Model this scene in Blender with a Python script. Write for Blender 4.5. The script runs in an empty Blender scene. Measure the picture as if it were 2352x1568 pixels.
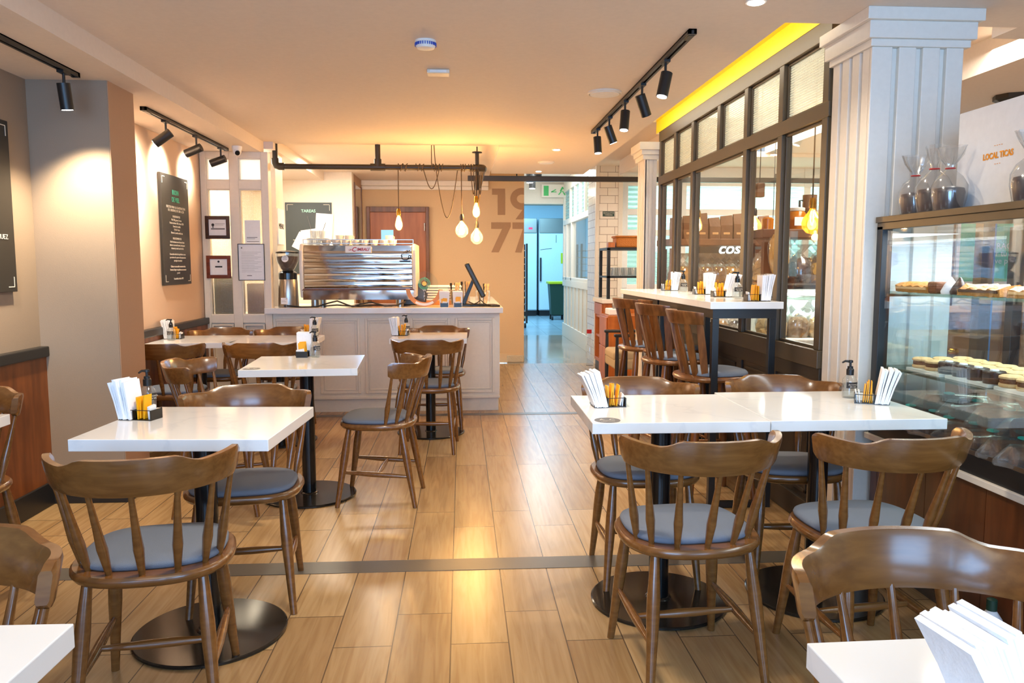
import bpy, bmesh, math, random
from mathutils import Vector, Matrix
random.seed(7)
SC = bpy.context.scene
COL = SC.collection
PI = math.pi
R = math.radians

def lin(c):
    return tuple((x/12.92 if x <= .04045 else ((x+.055)/1.055)**2.4) for x in c)
def rgb(r, g, b):
    return lin((r/255, g/255, b/255)) + (1,)

# ------------------------------------------------------------------ camera, world, light, exposure
cam_d = bpy.data.cameras.new('camera'); cam = bpy.data.objects.new('camera', cam_d); COL.objects.link(cam)
cam_d.lens = 1780/2352*36; cam_d.sensor_width = 36; cam_d.clip_start = .02; cam_d.clip_end = 100
cam.location = (0, 0, 1.295)
cam.rotation_euler = (R(90-5.583), 0, R(-3.711))
SC.camera = cam
w = bpy.data.worlds.new('world'); SC.world = w; w.use_nodes = True
w.node_tree.nodes['Background'].inputs[0].default_value = (.62, .78, 1, 1)
w.node_tree.nodes['Background'].inputs[1].default_value = 1.2
SC.view_settings.view_transform = 'Standard'; SC.view_settings.look = 'None'
SC.view_settings.gamma = 1; SC.view_settings.use_curve_mapping = False
SC.view_settings.exposure = 0.42
WARM = (1, .80, .56); SOFT = (1, .88, .72); COOL = (.55, .78, 1)

def area(name, loc, rot, sx, sy, power, col):
    l = bpy.data.lights.new(name, 'AREA'); l.shape = 'RECTANGLE'; l.size = sx; l.size_y = sy; l.energy = power; l.color = col
    o = bpy.data.objects.new(name, l); o.location = loc; o.rotation_euler = rot; COL.objects.link(o); return o
def point(name, loc, power, col, r=.03):
    l = bpy.data.lights.new(name, 'POINT'); l.energy = power; l.color = col; l.shadow_soft_size = r
    o = bpy.data.objects.new(name, l); o.location = loc; COL.objects.link(o); return o
# daylight through the street windows behind the camera
area('street_window_light', (-.9, -2.3, 1.5), (R(90), 0, 0), 2.3, 1.9, 120, (.27, .56, 1))
area('street_window_light', (1.9, -2.3, 1.5), (R(90), 0, 0), 1.7, 1.9, 72, (.27, .56, 1))
# ceiling lamps of the part of the room behind the camera
area('ceiling_lamp_light', (-.2, -.6, 2.3), (0, 0, 0), 2.2, 1.2, 20, (1, .84, .62))
area('ceiling_lamp_light', (-.2, 2.2, 2.34), (0, 0, 0), .25, .25, 26, (1, .88, .72))
area('work_area_light', (-1.1, 8.3, 2.38), (0, 0, 0), .9, .5, 34, (1, .88, .68))
area('screen_fill_light', (-1.95, 7.35, 2.2), (R(-80), 0, 0), .5, .12, 1.6, (1, .95, .85))  # added fill behind the screen, no real lamp, whitens the opal panes
area('work_area_light', (-2.05, 8.0, 2.28), (0, R(-12), 0), .5, .9, 34, (1, .93, .80))
area('soffit_fill_light', (1.46, 5.2, 2.50), (0, R(-90), 0), .05, 3.2, 5, (1, .92, .78))  # fill added inside the recess to brighten the yellow, not a real fixture
area('kitchen_light', (1.5, 17.3, 3.2), (0, 0, 0), 1.6, 3.5, 260, (.28, .68, 1))
area('corridor_light', (1.4, 12.4, 2.8), (0, 0, 0), .6, 1.6, 22, (.82, .93, 1))
area('bakery_light', (3.6, 8.0, 2.75), (0, 0, 0), 2.4, 2.4, 220, (1, .95, .86))
area('bakery_light', (3.5, 4.4, 2.75), (0, 0, 0), 1.6, 1.6, 120, (1, .95, .86))
area('bakery_window_light', (4.2, 10.3, 1.95), (R(-90), 0, 0), 3.4, .9, 40, (.80, .98, 1))

# ------------------------------------------------------------------ materials
def mat(name, col, rough=.5, metal=0., spec=.5, emit=None, estr=0., trans=0., bump=0., bscale=40, coat=0.):
    m = bpy.data.materials.new(name); m.use_nodes = True
    n = m.node_tree.nodes; l = m.node_tree.links; b = n['Principled BSDF']
    b.inputs['Base Color'].default_value = col; b.inputs['Roughness'].default_value = rough
    b.inputs['Metallic'].default_value = metal; b.inputs['Specular IOR Level'].default_value = spec
    b.inputs['Coat Weight'].default_value = coat; b.inputs['Coat Roughness'].default_value = .12
    b.inputs['Transmission Weight'].default_value = trans
    if emit: b.inputs['Emission Color'].default_value = emit; b.inputs['Emission Strength'].default_value = estr
    t = n.new('ShaderNodeTexNoise'); t.inputs['Scale'].default_value = bscale; t.inputs['Detail'].default_value = 3
    tc = n.new('ShaderNodeTexCoord'); l.new(tc.outputs['Object'], t.inputs['Vector'])
    if metal < .5 and trans == 0 and not emit:
        mx = n.new('ShaderNodeMixRGB'); mx.blend_type = 'MULTIPLY'; mx.inputs['Fac'].default_value = .10
        mx.inputs['Color1'].default_value = col; l.new(t.outputs['Fac'], mx.inputs['Color2']); l.new(mx.outputs[0], b.inputs['Base Color'])
    if bump:
        bp = n.new('ShaderNodeBump'); bp.inputs['Strength'].default_value = bump; bp.inputs['Distance'].default_value = .01
        l.new(t.outputs['Fac'], bp.inputs['Height']); l.new(bp.outputs[0], b.inputs['Normal'])
    return m

def wood(name, c1, c2, rough=.35, scale=(1, 14, 14), coat=.0, ns=3.0, spec=.5):
    m = bpy.data.materials.new(name); m.use_nodes = True
    n = m.node_tree.nodes; l = m.node_tree.links; b = n['Principled BSDF']
    tc = n.new('ShaderNodeTexCoord'); mp = n.new('ShaderNodeMapping'); mp.inputs['Scale'].default_value = scale
    l.new(tc.outputs['Object'], mp.inputs['Vector'])
    t = n.new('ShaderNodeTexNoise'); t.inputs['Scale'].default_value = ns; t.inputs['Detail'].default_value = 5; t.inputs['Distortion'].default_value = .3
    l.new(mp.outputs[0], t.inputs['Vector'])
    r = n.new('ShaderNodeValToRGB'); r.color_ramp.elements[0].position = .33; r.color_ramp.elements[1].position = .68
    r.color_ramp.elements[0].color = c1; r.color_ramp.elements[1].color = c2
    l.new(t.outputs['Fac'], r.inputs['Fac']); l.new(r.outputs['Color'], b.inputs['Base Color'])
    b.inputs['Roughness'].default_value = rough; b.inputs['Coat Weight'].default_value = coat; b.inputs['Coat Roughness'].default_value = .15
    b.inputs['Specular IOR Level'].default_value = spec
    return m

def glass(name, tint=(1, 1, 1, 1), rough=.03, gloss=.10, body=0., bodycol=(1, 1, 1, 1), pattern=None):
    """Thin pane: mostly clear, mirror-like at grazing angles, optionally with a milky or ribbed body."""
    m = bpy.data.materials.new(name); m.use_nodes = True
    n = m.node_tree.nodes; l = m.node_tree.links; n.clear()
    out = n.new('ShaderNodeOutputMaterial'); tr = n.new('ShaderNodeBsdfTransparent'); tr.inputs[0].default_value = tint
    gl = n.new('ShaderNodeBsdfGlossy'); gl.inputs['Roughness'].default_value = rough
    ge = n.new('ShaderNodeNewGeometry'); dt = n.new('ShaderNodeVectorMath'); dt.operation = 'DOT_PRODUCT'
    l.new(ge.outputs['Normal'], dt.inputs[0]); l.new(ge.outputs['Incoming'], dt.inputs[1])
    def op(o_, a_, b_=0., c_=0.):
        q = n.new('ShaderNodeMath'); q.operation = o_; l.new(a_, q.inputs[0]); q.inputs[1].default_value = b_; q.inputs[2].default_value = c_; return q
    ab = op('ABSOLUTE', dt.outputs['Value']); om = op('MULTIPLY_ADD', ab.outputs[0], -1, 1); pw = op('POWER', om.outputs[0], 4.5)
    ad = op('MULTIPLY_ADD', pw.outputs[0], .6, .03+gloss*.12)
    mx = n.new('ShaderNodeMixShader'); l.new(ad.outputs[0], mx.inputs[0]); l.new(tr.outputs[0], mx.inputs[1]); l.new(gl.outputs[0], mx.inputs[2])
    last = mx
    if body:
        df = n.new('ShaderNodeBsdfDiffuse'); df.inputs[0].default_value = bodycol
        ts = n.new('ShaderNodeBsdfTranslucent'); ts.inputs[0].default_value = bodycol
        m1 = n.new('ShaderNodeMixShader'); m1.inputs[0].default_value = .6; l.new(df.outputs[0], m1.inputs[1]); l.new(ts.outputs[0], m1.inputs[2])
        m2 = n.new('ShaderNodeMixShader'); m2.inputs[0].default_value = body; l.new(mx.outputs[0], m2.inputs[1]); l.new(m1.outputs[0], m2.inputs[2])
        last = m2
        if pattern:
            tc = n.new('ShaderNodeTexCoord'); hs = []
            for ax, sc in pattern:
                wv = n.new('ShaderNodeTexWave'); wv.bands_direction = ax; wv.inputs['Scale'].default_value = sc
                l.new(tc.outputs['Object'], wv.inputs['Vector']); hs.append(wv.outputs['Fac'])
            s = hs[0]
            if len(hs) > 1:
                mm = n.new('ShaderNodeMath'); mm.operation = 'MULTIPLY'; l.new(hs[0], mm.inputs[0]); l.new(hs[1], mm.inputs[1]); s = mm.outputs[0]
            mr = n.new('ShaderNodeMapRange'); mr.inputs['To Min'].default_value = body*.35; mr.inputs['To Max'].default_value = min(1, body*1.35)
            l.new(s, mr.inputs['Value']); l.new(mr.outputs[0], m2.inputs[0])
            bp = n.new('ShaderNodeBump'); bp.inputs['Strength'].default_value = .4; bp.inputs['Distance'].default_value = .004
            l.new(s, bp.inputs['Height']); l.new(bp.outputs[0], gl.inputs['Normal'])
    l.new(last.outputs[0], out.inputs['Surface'])
    return m

def tiles(name, c1, c2, mortar, bw, bh, axes='XZ', rough=.3, ms=.006, offset=.5, freq=2, shift=(0, 0), bump=.3, grain=None, bias=0.):
    m = bpy.data.materials.new(name); m.use_nodes = True
    n = m.node_tree.nodes; l = m.node_tree.links; b = n['Principled BSDF']
    tc = n.new('ShaderNodeTexCoord'); sp = n.new('ShaderNodeSeparateXYZ'); cb = n.new('ShaderNodeCombineXYZ')
    l.new(tc.outputs['Object'], sp.inputs[0])
    for i, a in enumerate(axes):
        ad = n.new('ShaderNodeMath'); ad.operation = 'ADD'; ad.inputs[1].default_value = shift[i]+20
        l.new(sp.outputs[a], ad.inputs[0]); l.new(ad.outputs[0], cb.inputs[i])
    br = n.new('ShaderNodeTexBrick'); l.new(cb.outputs[0], br.inputs['Vector'])
    br.inputs['Scale'].default_value = 1; br.inputs['Brick Width'].default_value = bw; br.inputs['Row Height'].default_value = bh
    br.inputs['Mortar Size'].default_value = ms; br.inputs['Mortar Smooth'].default_value = .1; br.inputs['Bias'].default_value = bias
    br.offset = offset; br.offset_frequency = freq; br.squash = 1
    br.inputs['Color1'].default_value = c1; br.inputs['Color2'].default_value = c2; br.inputs['Mortar'].default_value = mortar
    last = br.outputs['Color']
    if grain:
        mp = n.new('ShaderNodeMapping'); mp.inputs['Scale'].default_value = grain[0]
        # a different slice of the grain for every plank
        ofs = n.new('ShaderNodeVectorMath'); ofs.operation = 'ADD'
        l.new(tc.outputs['Object'], ofs.inputs[0]); l.new(br.outputs['Color'], ofs.inputs[1]); l.new(ofs.outputs[0], mp.inputs['Vector'])
        t = n.new('ShaderNodeTexNoise'); t.inputs['Scale'].default_value = grain[1]; t.inputs['Detail'].default_value = 7; t.inputs['Distortion'].default_value = 1.2
        l.new(mp.outputs[0], t.inputs['Vector'])
        rp = n.new('ShaderNodeValToRGB'); rp.color_ramp.elements[0].position = .30; rp.color_ramp.elements[1].position = .62
        rp.color_ramp.elements[0].color = grain[2]; rp.color_ramp.elements[1].color = (1, 1, 1, 1)
        l.new(t.outputs['Fac'], rp.inputs['Fac'])
        mx = n.new('ShaderNodeMixRGB'); mx.blend_type = 'MULTIPLY'; mx.inputs['Fac'].default_value = 1
        l.new(last, mx.inputs['Color1']); l.new(rp.outputs['Color'], mx.inputs['Color2']); last = mx.outputs[0]
    l.new(last, b.inputs['Base Color']); b.inputs['Roughness'].default_value = rough
    if bump:
        bp = n.new('ShaderNodeBump'); bp.inputs['Strength'].default_value = bump; bp.inputs['Distance'].default_value = .003; bp.invert = True
        l.new(br.outputs['Fac'], bp.inputs['Height']); l.new(bp.outputs[0], b.inputs['Normal'])
    return m

M = {}
M['floor'] = tiles('plank_tile', rgb(178, 145, 101), rgb(158, 124, 83), rgb(92, 72, 50), 1.2, .2, 'YX', .26, .0022, .2, 2, (.0, .045), .5,
                   ((16, 1.0, 1), 2.2, (.76, .70, .63, 1)))
M['band'] = mat('dark_threshold', rgb(92, 84, 74), .35)
M['stone'] = tiles('stone_tile', rgb(168, 160, 150), rgb(150, 143, 134), rgb(110, 104, 98), .6, .6, 'XY', .12, .004, .0, 2, (.1, .1), .2)
M['ktile'] = tiles('kitchen_tile', rgb(150, 160, 165), rgb(140, 150, 156), rgb(100, 108, 112), .4, .4, 'XY', .25, .004, .0)
M['ceil'] = mat('ceiling_paint', rgb(232, 216, 200), .75)
M['cream'] = mat('cream_paint', rgb(236, 224, 206), .45)
M['white'] = mat('white_paint', rgb(240, 236, 230), .45)
M['column'] = mat('white_column_paint', rgb(238, 230, 218), .40)
M['taupe'] = mat('taupe_wall_paint', rgb(154, 134, 114), .8, bump=.05, bscale=180)
M['brown_wall'] = mat('brown_wall_paint', rgb(178, 142, 114), .8, bump=.05, bscale=180)
M['peach'] = mat('peach_wall_paint', rgb(212, 182, 156), .8, bump=.05, bscale=180)
M['ochre'] = mat('beige_back_wall_paint', rgb(214, 180, 138), .75, bump=.03, bscale=150)
M['number'] = mat('brown_number_paint', rgb(168, 130, 96), .8)
M['yellow'] = mat('yellow_paint', rgb(255, 214, 0), .35)
M['wains'] = wood('wainscot_wood', rgb(92, 46, 16), rgb(140, 78, 34), .38, (6, 6, 1), ns=2.2)
M['blackpaint'] = mat('black_paint', rgb(34, 32, 31), .38)
M['black'] = mat('black_metal', rgb(26, 26, 27), .38, spec=.5)
M['blackgloss'] = mat('black_gloss_metal', rgb(18, 19, 20), .18)
M['basem'] = mat('dark_base_metal', rgb(44, 39, 33), .16, metal=.4)
M['bronze'] = mat('dark_window_paint', rgb(82, 68, 48), .40)
M['dpanel'] = mat('dark_panel_paint', rgb(52, 43, 33), .5)
M['top'] = None
M['chair'] = wood('chair_wood', rgb(104, 65, 28), rgb(124, 80, 38), .25, (2, 26, 26), coat=.5, ns=2.2)
M['stool'] = wood('stool_wood', rgb(96, 54, 22), rgb(138, 86, 42), .32, (14, 14, 3), coat=.4, ns=2.5)
M['fabric'] = mat('grey_fabric', rgb(112, 120, 134), .85, bump=.25, bscale=500)
M['beigefab'] = mat('beige_fabric', rgb(186, 164, 128), .8, bump=.2, bscale=300)
M['paper'] = mat('white_paper', rgb(244, 243, 242), .7)
M['napkin'] = mat('napkin_paper', rgb(248, 248, 250), .8, bump=.1, bscale=90)
M['sugar'] = mat('yellow_packet_paper', rgb(250, 178, 12), .5)
M['plastic'] = mat('clear_plastic', (.95, .98, 1, 1), .05, trans=0)
M['clear'] = glass('clear_bottle_plastic', (.93, .95, .95, 1), .04, .5, body=.10, bodycol=(.9, .92, .92, 1))
M['cello'] = glass('cellophane', (.92, .93, .93, 1), .12, 1.1, body=.10, bodycol=(.95, .95, .95, 1))
M['pane'] = glass('window_pane', (.95, .97, .96, 1), .01, .10)
M['casepane'] = glass('case_glass', (.94, .98, .99, 1), .01, .7)
M['gshelf'] = glass('green_glass_shelf', (.86, .95, .91, 1), .03, .5, body=.10, bodycol=rgb(130, 165, 150))
M['reed'] = glass('ribbed_glass', (.95, .97, .95, 1), .15, .3, body=.62, bodycol=rgb(226, 228, 214), pattern=[('Z', 24)])
M['waffle'] = glass('waffle_glass', (.98, .95, .88, 1), .12, .4, body=.24, bodycol=rgb(240, 222, 186), pattern=[('Z', 26), ('X', 26)])
M['opal'] = glass('opal_glass', (1, 1, 1, 1), .2, .2, body=.85, bodycol=(1, 1, .98, 1))
M['teal'] = glass('teal_louvre_glass', (.80, .94, .92, 1), .12, .2, body=.6, bodycol=rgb(196, 226, 220), pattern=[('Z', 5)])
M['steel'] = mat('brushed_steel', rgb(168, 162, 154), .30, metal=1)
M['mirror'] = mat('polished_steel', rgb(205, 208, 212), .07, metal=1)
M['brass'] = mat('brass', rgb(196, 140, 50), .25, metal=1)
M['gunmetal'] = mat('pipe_metal', rgb(62, 54, 44), .35, metal=.4)
M['lens'] = mat('lamp_lens', (1, 1, 1, 1), emit=(1, .96, .9, 1), estr=14)
M['filament'] = mat('bulb_filament', (1, .8, .4, 1), emit=(1, .62, .22, 1), estr=60)
M['bulb'] = glass('bulb_glass', (1, .90, .70, 1), .03, .6, body=.06, bodycol=(1, .8, .5, 1))
M['amber'] = glass('amber_bulb_glass', (1, .72, .30, 1), .03, .6, body=.10, bodycol=(1, .6, .1, 1))
M['board'] = mat('chalkboard', rgb(42, 38, 33), .45)
M['boardgrey'] = mat('grey_board', rgb(52, 60, 60), .4)
M['ink'] = mat('black_ink', rgb(40, 38, 38), .6)
M['greyink'] = mat('grey_ink', rgb(120, 118, 118), .6)
M['chalk'] = mat('white_lettering', rgb(232, 222, 205), .6)
M['tealink'] = mat('teal_lettering', rgb(84, 200, 168), .6)
M['redink'] = mat('red_lettering', rgb(196, 30, 26), .5)
M['orangeink'] = mat('orange_lettering', rgb(250, 160, 40), .6)
M['frame_dark'] = wood('dark_frame_wood', rgb(42, 18, 10), rgb(66, 30, 18), .35)
M['frame_red'] = wood('reddish_frame_wood', rgb(96, 38, 16), rgb(128, 56, 28), .35)
M['doorwood'] = wood('door_wood', rgb(140, 78, 42), rgb(170, 100, 58), .45, (8, 8, 1), ns=1.6)
M['doorframe'] = wood('door_frame_wood', rgb(88, 50, 22), rgb(120, 72, 36), .4, (8, 8, 1))
M['cabwood'] = wood('orange_cabinet_wood', rgb(160, 84, 28), rgb(196, 112, 48), .35, (8, 8, 1), ns=2)
M['hutch'] = wood('brown_hutch_wood', rgb(98, 66, 42), rgb(122, 84, 56), .5, (5, 5, 1), ns=2)
M['oldwood'] = wood('weathered_wood', rgb(112, 78, 48), rgb(160, 118, 76), .5, (2, 8, 8), ns=2)
M['baseb'] = wood('case_base_wood', rgb(66, 28, 12), rgb(112, 58, 26), .32, (7, 7, 1), ns=2.2, coat=.2)
M['subway'] = tiles('subway_tile', rgb(240, 228, 210), rgb(232, 218, 200), rgb(150, 130, 110), .2, .1, 'XZ', .15, .003, .5, 2, (0, 0), .5)
M['subwayY'] = tiles('subway_tile_side', rgb(236, 224, 206), rgb(226, 214, 198), rgb(150, 130, 110), .2, .1, 'YZ', .15, .003, .5, 2, (0, 0), .5)
M['whitetile'] = tiles('white_wall_tile', rgb(240, 240, 232), rgb(232, 234, 226), rgb(190, 188, 178), .22, .11, 'XZ', .15, .003, .5, 2)
M['bluewall'] = mat('kitchen_wall', rgb(200, 215, 222), .5)
M['fridge'] = mat('fridge_enamel', rgb(214, 224, 230), .35)
M['binblue'] = mat('green_bin_plastic', rgb(30, 62, 46), .5)
M['lime'] = mat('yellow_bin_lid', rgb(196, 200, 20), .5)
M['exitg'] = mat('green_sign_paint', rgb(70, 190, 100), .5)
M['signgreen'] = mat('dark_green_plate', rgb(20, 60, 44), .4)
M['mint'] = mat('mint_sign', rgb(120, 214, 178), .5)
M['bluesign'] = mat('blue_sign', rgb(20, 84, 180), .4)
M['wicker'] = mat('wicker', rgb(196, 116, 36), .6, bump=1.0, bscale=120)
M['coffee'] = mat('coffee_beans', rgb(70, 44, 26), .5, bump=.8, bscale=150)
M['ceramic'] = mat('white_ceramic', rgb(240, 232, 220), .2)
M['kraft'] = mat('kraft_paper', rgb(116, 82, 56), .7, bump=.4, bscale=30)
M['cookie'] = mat('brown_cookies', rgb(140, 98, 50), .6, bump=1.0, bscale=45)
M['golden'] = mat('golden_snacks', rgb(230, 172, 68), .55, bump=1.0, bscale=45)
M['darkcook'] = mat('dark_biscuits', rgb(74, 62, 62), .6, bump=1.0, bscale=45)
M['pastry'] = mat('golden_pastry', rgb(190, 128, 56), .55, bump=1.0, bscale=40)
M['choc'] = mat('chocolate', rgb(58, 38, 32), .3)
M['biscuit'] = mat('pale_biscuit', rgb(224, 180, 126), .7, bump=.3, bscale=90)
M['cake'] = mat('brown_cake', rgb(116, 66, 34), .7, bump=.6, bscale=70)
M['meringue'] = mat('meringue', rgb(236, 232, 236), .6)
M['tray'] = mat('white_tray', rgb(228, 224, 214), .4)
M['honey'] = mat('honey', rgb(190, 110, 20), .15)
M['tealdot'] = mat('teal_sticker', rgb(40, 180, 170), .4)
M['rubber'] = mat('black_cable', rgb(24, 22, 20), .5)
M['cord'] = mat('twisted_cord', rgb(92, 70, 40), .7)
M['orangeacr'] = mat('orange_stand', rgb(206, 132, 36), .4)
M['coral'] = mat('chipped_plaster', rgb(200, 180, 150), .9, bump=1.0, bscale=60)

def marble():
    m = bpy.data.materials.new('white_marble'); m.use_nodes = True
    n = m.node_tree.nodes; l = m.node_tree.links; b = n['Principled BSDF']
    tc = n.new('ShaderNodeTexCoord'); t = n.new('ShaderNodeTexNoise'); t.inputs['Scale'].default_value = .9; t.inputs['Detail'].default_value = 6; t.inputs['Distortion'].default_value = 1.8
    l.new(tc.outputs['Object'], t.inputs['Vector'])
    r = n.new('ShaderNodeValToRGB'); e = r.color_ramp.elements
    e[0].position = .485; e[0].color = rgb(238, 235, 231); e[1].position = .515; e[1].color = rgb(238, 235, 231)
    k = r.color_ramp.elements.new(.5); k.color = rgb(229, 227, 225)
    l.new(t.outputs['Fac'], r.inputs['Fac']); l.new(r.outputs['Color'], b.inputs['Base Color'])
    b.inputs['Roughness'].default_value = .10; b.inputs['Specular IOR Level'].default_value = .6
    return m
M['top'] = marble()

# ------------------------------------------------------------------ mesh helpers
class MB:
    def __init__(s): s.v = []; s.f = []
    def add(s, vs, fs):
        k = len(s.v); s.v += [tuple(x) for x in vs]; s.f += [tuple(i+k for i in f) for f in fs]; return s
    def box(s, x0, x1, y0, y1, z0, z1):
        v = [(x, y, z) for z in (z0, z1) for y in (y0, y1) for x in (x0, x1)]
        return s.add(v, [(0, 2, 3, 1), (4, 5, 7, 6), (0, 1, 5, 4), (2, 6, 7, 3), (0, 4, 6, 2), (1, 3, 7, 5)])
    def obox(s, c, size, rz=0, rx=0, ry=0):
        m = Matrix.Translation(c) @ Matrix.Rotation(rz, 4, 'Z') @ Matrix.Rotation(ry, 4, 'Y') @ Matrix.Rotation(rx, 4, 'X')
        a, b, d = size[0]/2, size[1]/2, size[2]/2
        v = [m @ Vector((x, y, z)) for z in (-d, d) for y in (-b, b) for x in (-a, a)]
        return s.add(v, [(0, 2, 3, 1), (4, 5, 7, 6), (0, 1, 5, 4), (2, 6, 7, 3), (0, 4, 6, 2), (1, 3, 7, 5)])
    def rings(s, rs, closed=False, cap=True):
        n = len(rs[0]); vs = [p for r in rs for p in r]; fs = []
        m = len(rs)
        for i in range(m if closed else m-1):
            a = i*n; b = ((i+1) % m)*n
            for j in range(n): fs.append((a+j, a+(j+1) % n, b+(j+1) % n, b+j))
        if cap and not closed:
            fs.append(tuple(reversed(range(n)))); fs.append(tuple(range((m-1)*n, m*n)))
        return s.add(vs, fs)
    def tube(s, pts, rad, n=10, closed=False):
        pts = [Vector(p) for p in pts]; m = len(pts)
        if not hasattr(rad, '__len__'): rad = [rad]*m
        rs = []; prev = None
        for i, p in enumerate(pts):
            if closed: t = pts[(i+1) % m]-pts[i-1]
            else: t = pts[min(i+1, m-1)]-pts[max(i-1, 0)]
            t.normalize()
            if prev is None:
                u = t.orthogonal().normalized()
            else:
                u = (prev-t*prev.dot(t)).normalized()
            prev = u; q = t.cross(u)
            rs.append([p+(u*math.cos(2*PI*k/n)+q*math.sin(2*PI*k/n))*rad[i] for k in range(n)])
        return s.rings(rs, closed)
    def lathe(s, prof, n=24, c=(0, 0, 0)):
        rs = [[(c[0]+r*math.cos(2*PI*k/n), c[1]+r*math.sin(2*PI*k/n), c[2]+z) for k in range(n)] for r, z in prof]
        return s.rings(rs)
    def prism(s, poly, z0, z1):
        return s.rings([[(x, y, z0) for x, y in poly], [(x, y, z1) for x, y in poly]])
    def frame(s, x0, x1, z0, z1, wd, y0, y1, wz=None):
        wz = wz or wd
        s.box(x0, x0+wd, y0, y1, z0, z1); s.box(x1-wd, x1, y0, y1, z0, z1)
        s.box(x0+wd, x1-wd, y0, y1, z0, z0+wz); s.box(x0+wd, x1-wd, y0, y1, z1-wz, z1); return s
    def jitter(s, a, seed=1):
        r = random.Random(seed); s.v = [(x+r.uniform(-a, a), y+r.uniform(-a, a), z+r.uniform(-a, a)) for x, y, z in s.v]; return s
    def xform(s, m):
        s.v = [tuple(m @ Vector(p)) for p in s.v]; return s
    def build(s, name, m, parent=None, smooth=False, bevel=0., seg=2, kind=None, loc=None, rz=0, angle=40):
        me = bpy.data.meshes.new(name); me.from_pydata(s.v, [], s.f); me.update()
        bm = bmesh.new(); bm.from_mesh(me); bmesh.ops.recalc_face_normals(bm, faces=bm.faces); bm.to_mesh(me); bm.free()
        me.materials.append(m)
        if smooth:
            for p in me.polygons: p.use_smooth = True
            me.set_sharp_from_angle(angle=R(angle))
        o = bpy.data.objects.new(name, me); COL.objects.link(o)
        if bevel:
            b = o.modifiers.new('bevel', 'BEVEL'); b.width = bevel; b.segments = seg; b.limit_method = 'ANGLE'; b.angle_limit = R(35)
        if parent: o.parent = parent
        if kind: o['kind'] = kind
        if loc: o.location = loc
        if rz: o.rotation_euler.z = rz
        return o

def text_mesh(txt, size, m, name, parent=None, align='CENTER', offset=0., depth=.0006, shear=0., mat4=None, kind=None, clip=None, space=1.0, xs=1.0):
    c = bpy.data.curves.new('txt', 'FONT'); c.body = txt; c.size = size; c.align_x = align; c.extrude = depth; c.offset = offset; c.shear = shear
    c.space_character = space; c.resolution_u = 3; c.space_line = .9
    t = bpy.data.objects.new('txt', c); COL.objects.link(t)
    bpy.context.view_layer.update()
    me = bpy.data.meshes.new_from_object(t.evaluated_get(bpy.context.evaluated_depsgraph_get()))
    bpy.data.objects.remove(t); bpy.data.curves.remove(c)
    me.name = name; me.materials.clear(); me.materials.append(m)
    if xs != 1: me.transform(Matrix.Diagonal((xs, 1, 1, 1)))
    if mat4: me.transform(mat4)
    if clip:
        bm = bmesh.new(); bm.from_mesh(me)
        bmesh.ops.bisect_plane(bm, geom=bm.verts[:]+bm.edges[:]+bm.faces[:], plane_co=clip[0], plane_no=clip[1], clear_outer=True)
        bm.to_mesh(me); bm.free()
    o = bpy.data.objects.new(name, me); COL.objects.link(o)
    if parent: o.parent = parent
    if kind: o['kind'] = kind
    return o
# text plane orientations: facing -Y (towards the camera), facing +X, facing -X
def TY(x, y, z): return Matrix.Translation((x, y, z)) @ Matrix.Rotation(PI/2, 4, 'X')
def TPX(x, y, z): return Matrix.Translation((x, y, z)) @ Matrix.Rotation(PI/2, 4, 'Z') @ Matrix.Rotation(PI/2, 4, 'X')
def TNX(x, y, z): return Matrix.Translation((x, y, z)) @ Matrix.Rotation(-PI/2, 4, 'Z') @ Matrix.Rotation(PI/2, 4, 'X')

def tag(o, label, cat, group=None, kind=None):
    o['label'] = label; o['category'] = cat
    if group: o['group'] = group
    if kind: o['kind'] = kind
    return o
def thing(name, label, cat, loc=(0, 0, 0), rz=0, group=None):
    o = bpy.data.objects.new(name, None); COL.objects.link(o); o.empty_display_size = .1
    o.location = loc; o.rotation_euler.z = rz
    return tag(o, label, cat, group)
def copy_tree(o, parent=None):
    c = o.copy(); COL.objects.link(c)
    if parent: c.parent = parent
    for ch in list(o.children): copy_tree(ch, c)
    return c
def dup(o, label, loc, rz=0, group=None):
    c = copy_tree(o); c.location = loc; c.rotation_euler.z = rz; c['label'] = label
    if group: c['group'] = group
    return c
def struct(mb, name, m, **k): return mb.build(name, m, kind='structure', **k)

# ------------------------------------------------------------------ the setting
struct(MB().box(-3.2, 6, -2.7, 10.2, -.1, 0), 'floor', M['floor'])
struct(MB().box(.6, 2.2, 10.2, 14.4, -.1, 0), 'floor_corridor', M['stone'])
struct(MB().box(-1, 5, 14.4, 20.9, -.1, 0), 'floor_kitchen', M['ktile'])
struct(MB().box(-2.3, 1.7, 3.208, 3.337, 0, .002), 'floor_strip', M['band'])
struct(MB().box(-1.6, 1.7, 6.655, 6.745, 0, .002), 'floor_strip', M['band'])
# ceilings
struct(MB().box(-1.70, 1.43, -2.7, 7.05, 2.36, 2.60), 'ceiling', M['ceil'])
struct(MB().box(.35, 1.43, 7.05, 9.15, 2.36, 2.60), 'ceiling_back', M['ceil'])
struct(MB().box(1.43, 6, -2.7, 3.45, 2.36, 2.60), 'ceiling_right', M['ceil'])
struct(MB().box(1.43, 1.80, 3.45, 6.86, 2.56, 2.62), 'ceiling_recess', M['ceil'])
struct(MB().box(-3.2, -1.70, -2.7, 6.95, 2.26, 2.6), 'ceiling_left', M['ceil'])
struct(MB().box(-3.2, .35, 7.05, 10.5, 2.40, 2.60), 'ceiling_counter', M['ceil'])
struct(MB().box(-3.2, -1.62, 6.95, 9.45, 2.30, 2.40), 'ceiling_beam', M['ceil'])
struct(MB().box(.35, 6, 9.15, 10.5, 2.58, 2.64), 'ceiling_rear', M['ceil'])
struct(MB().box(1.43, 1.95, 6.86, 9.15, 2.58, 2.64), 'ceiling_tray', M['ceil'])
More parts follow.
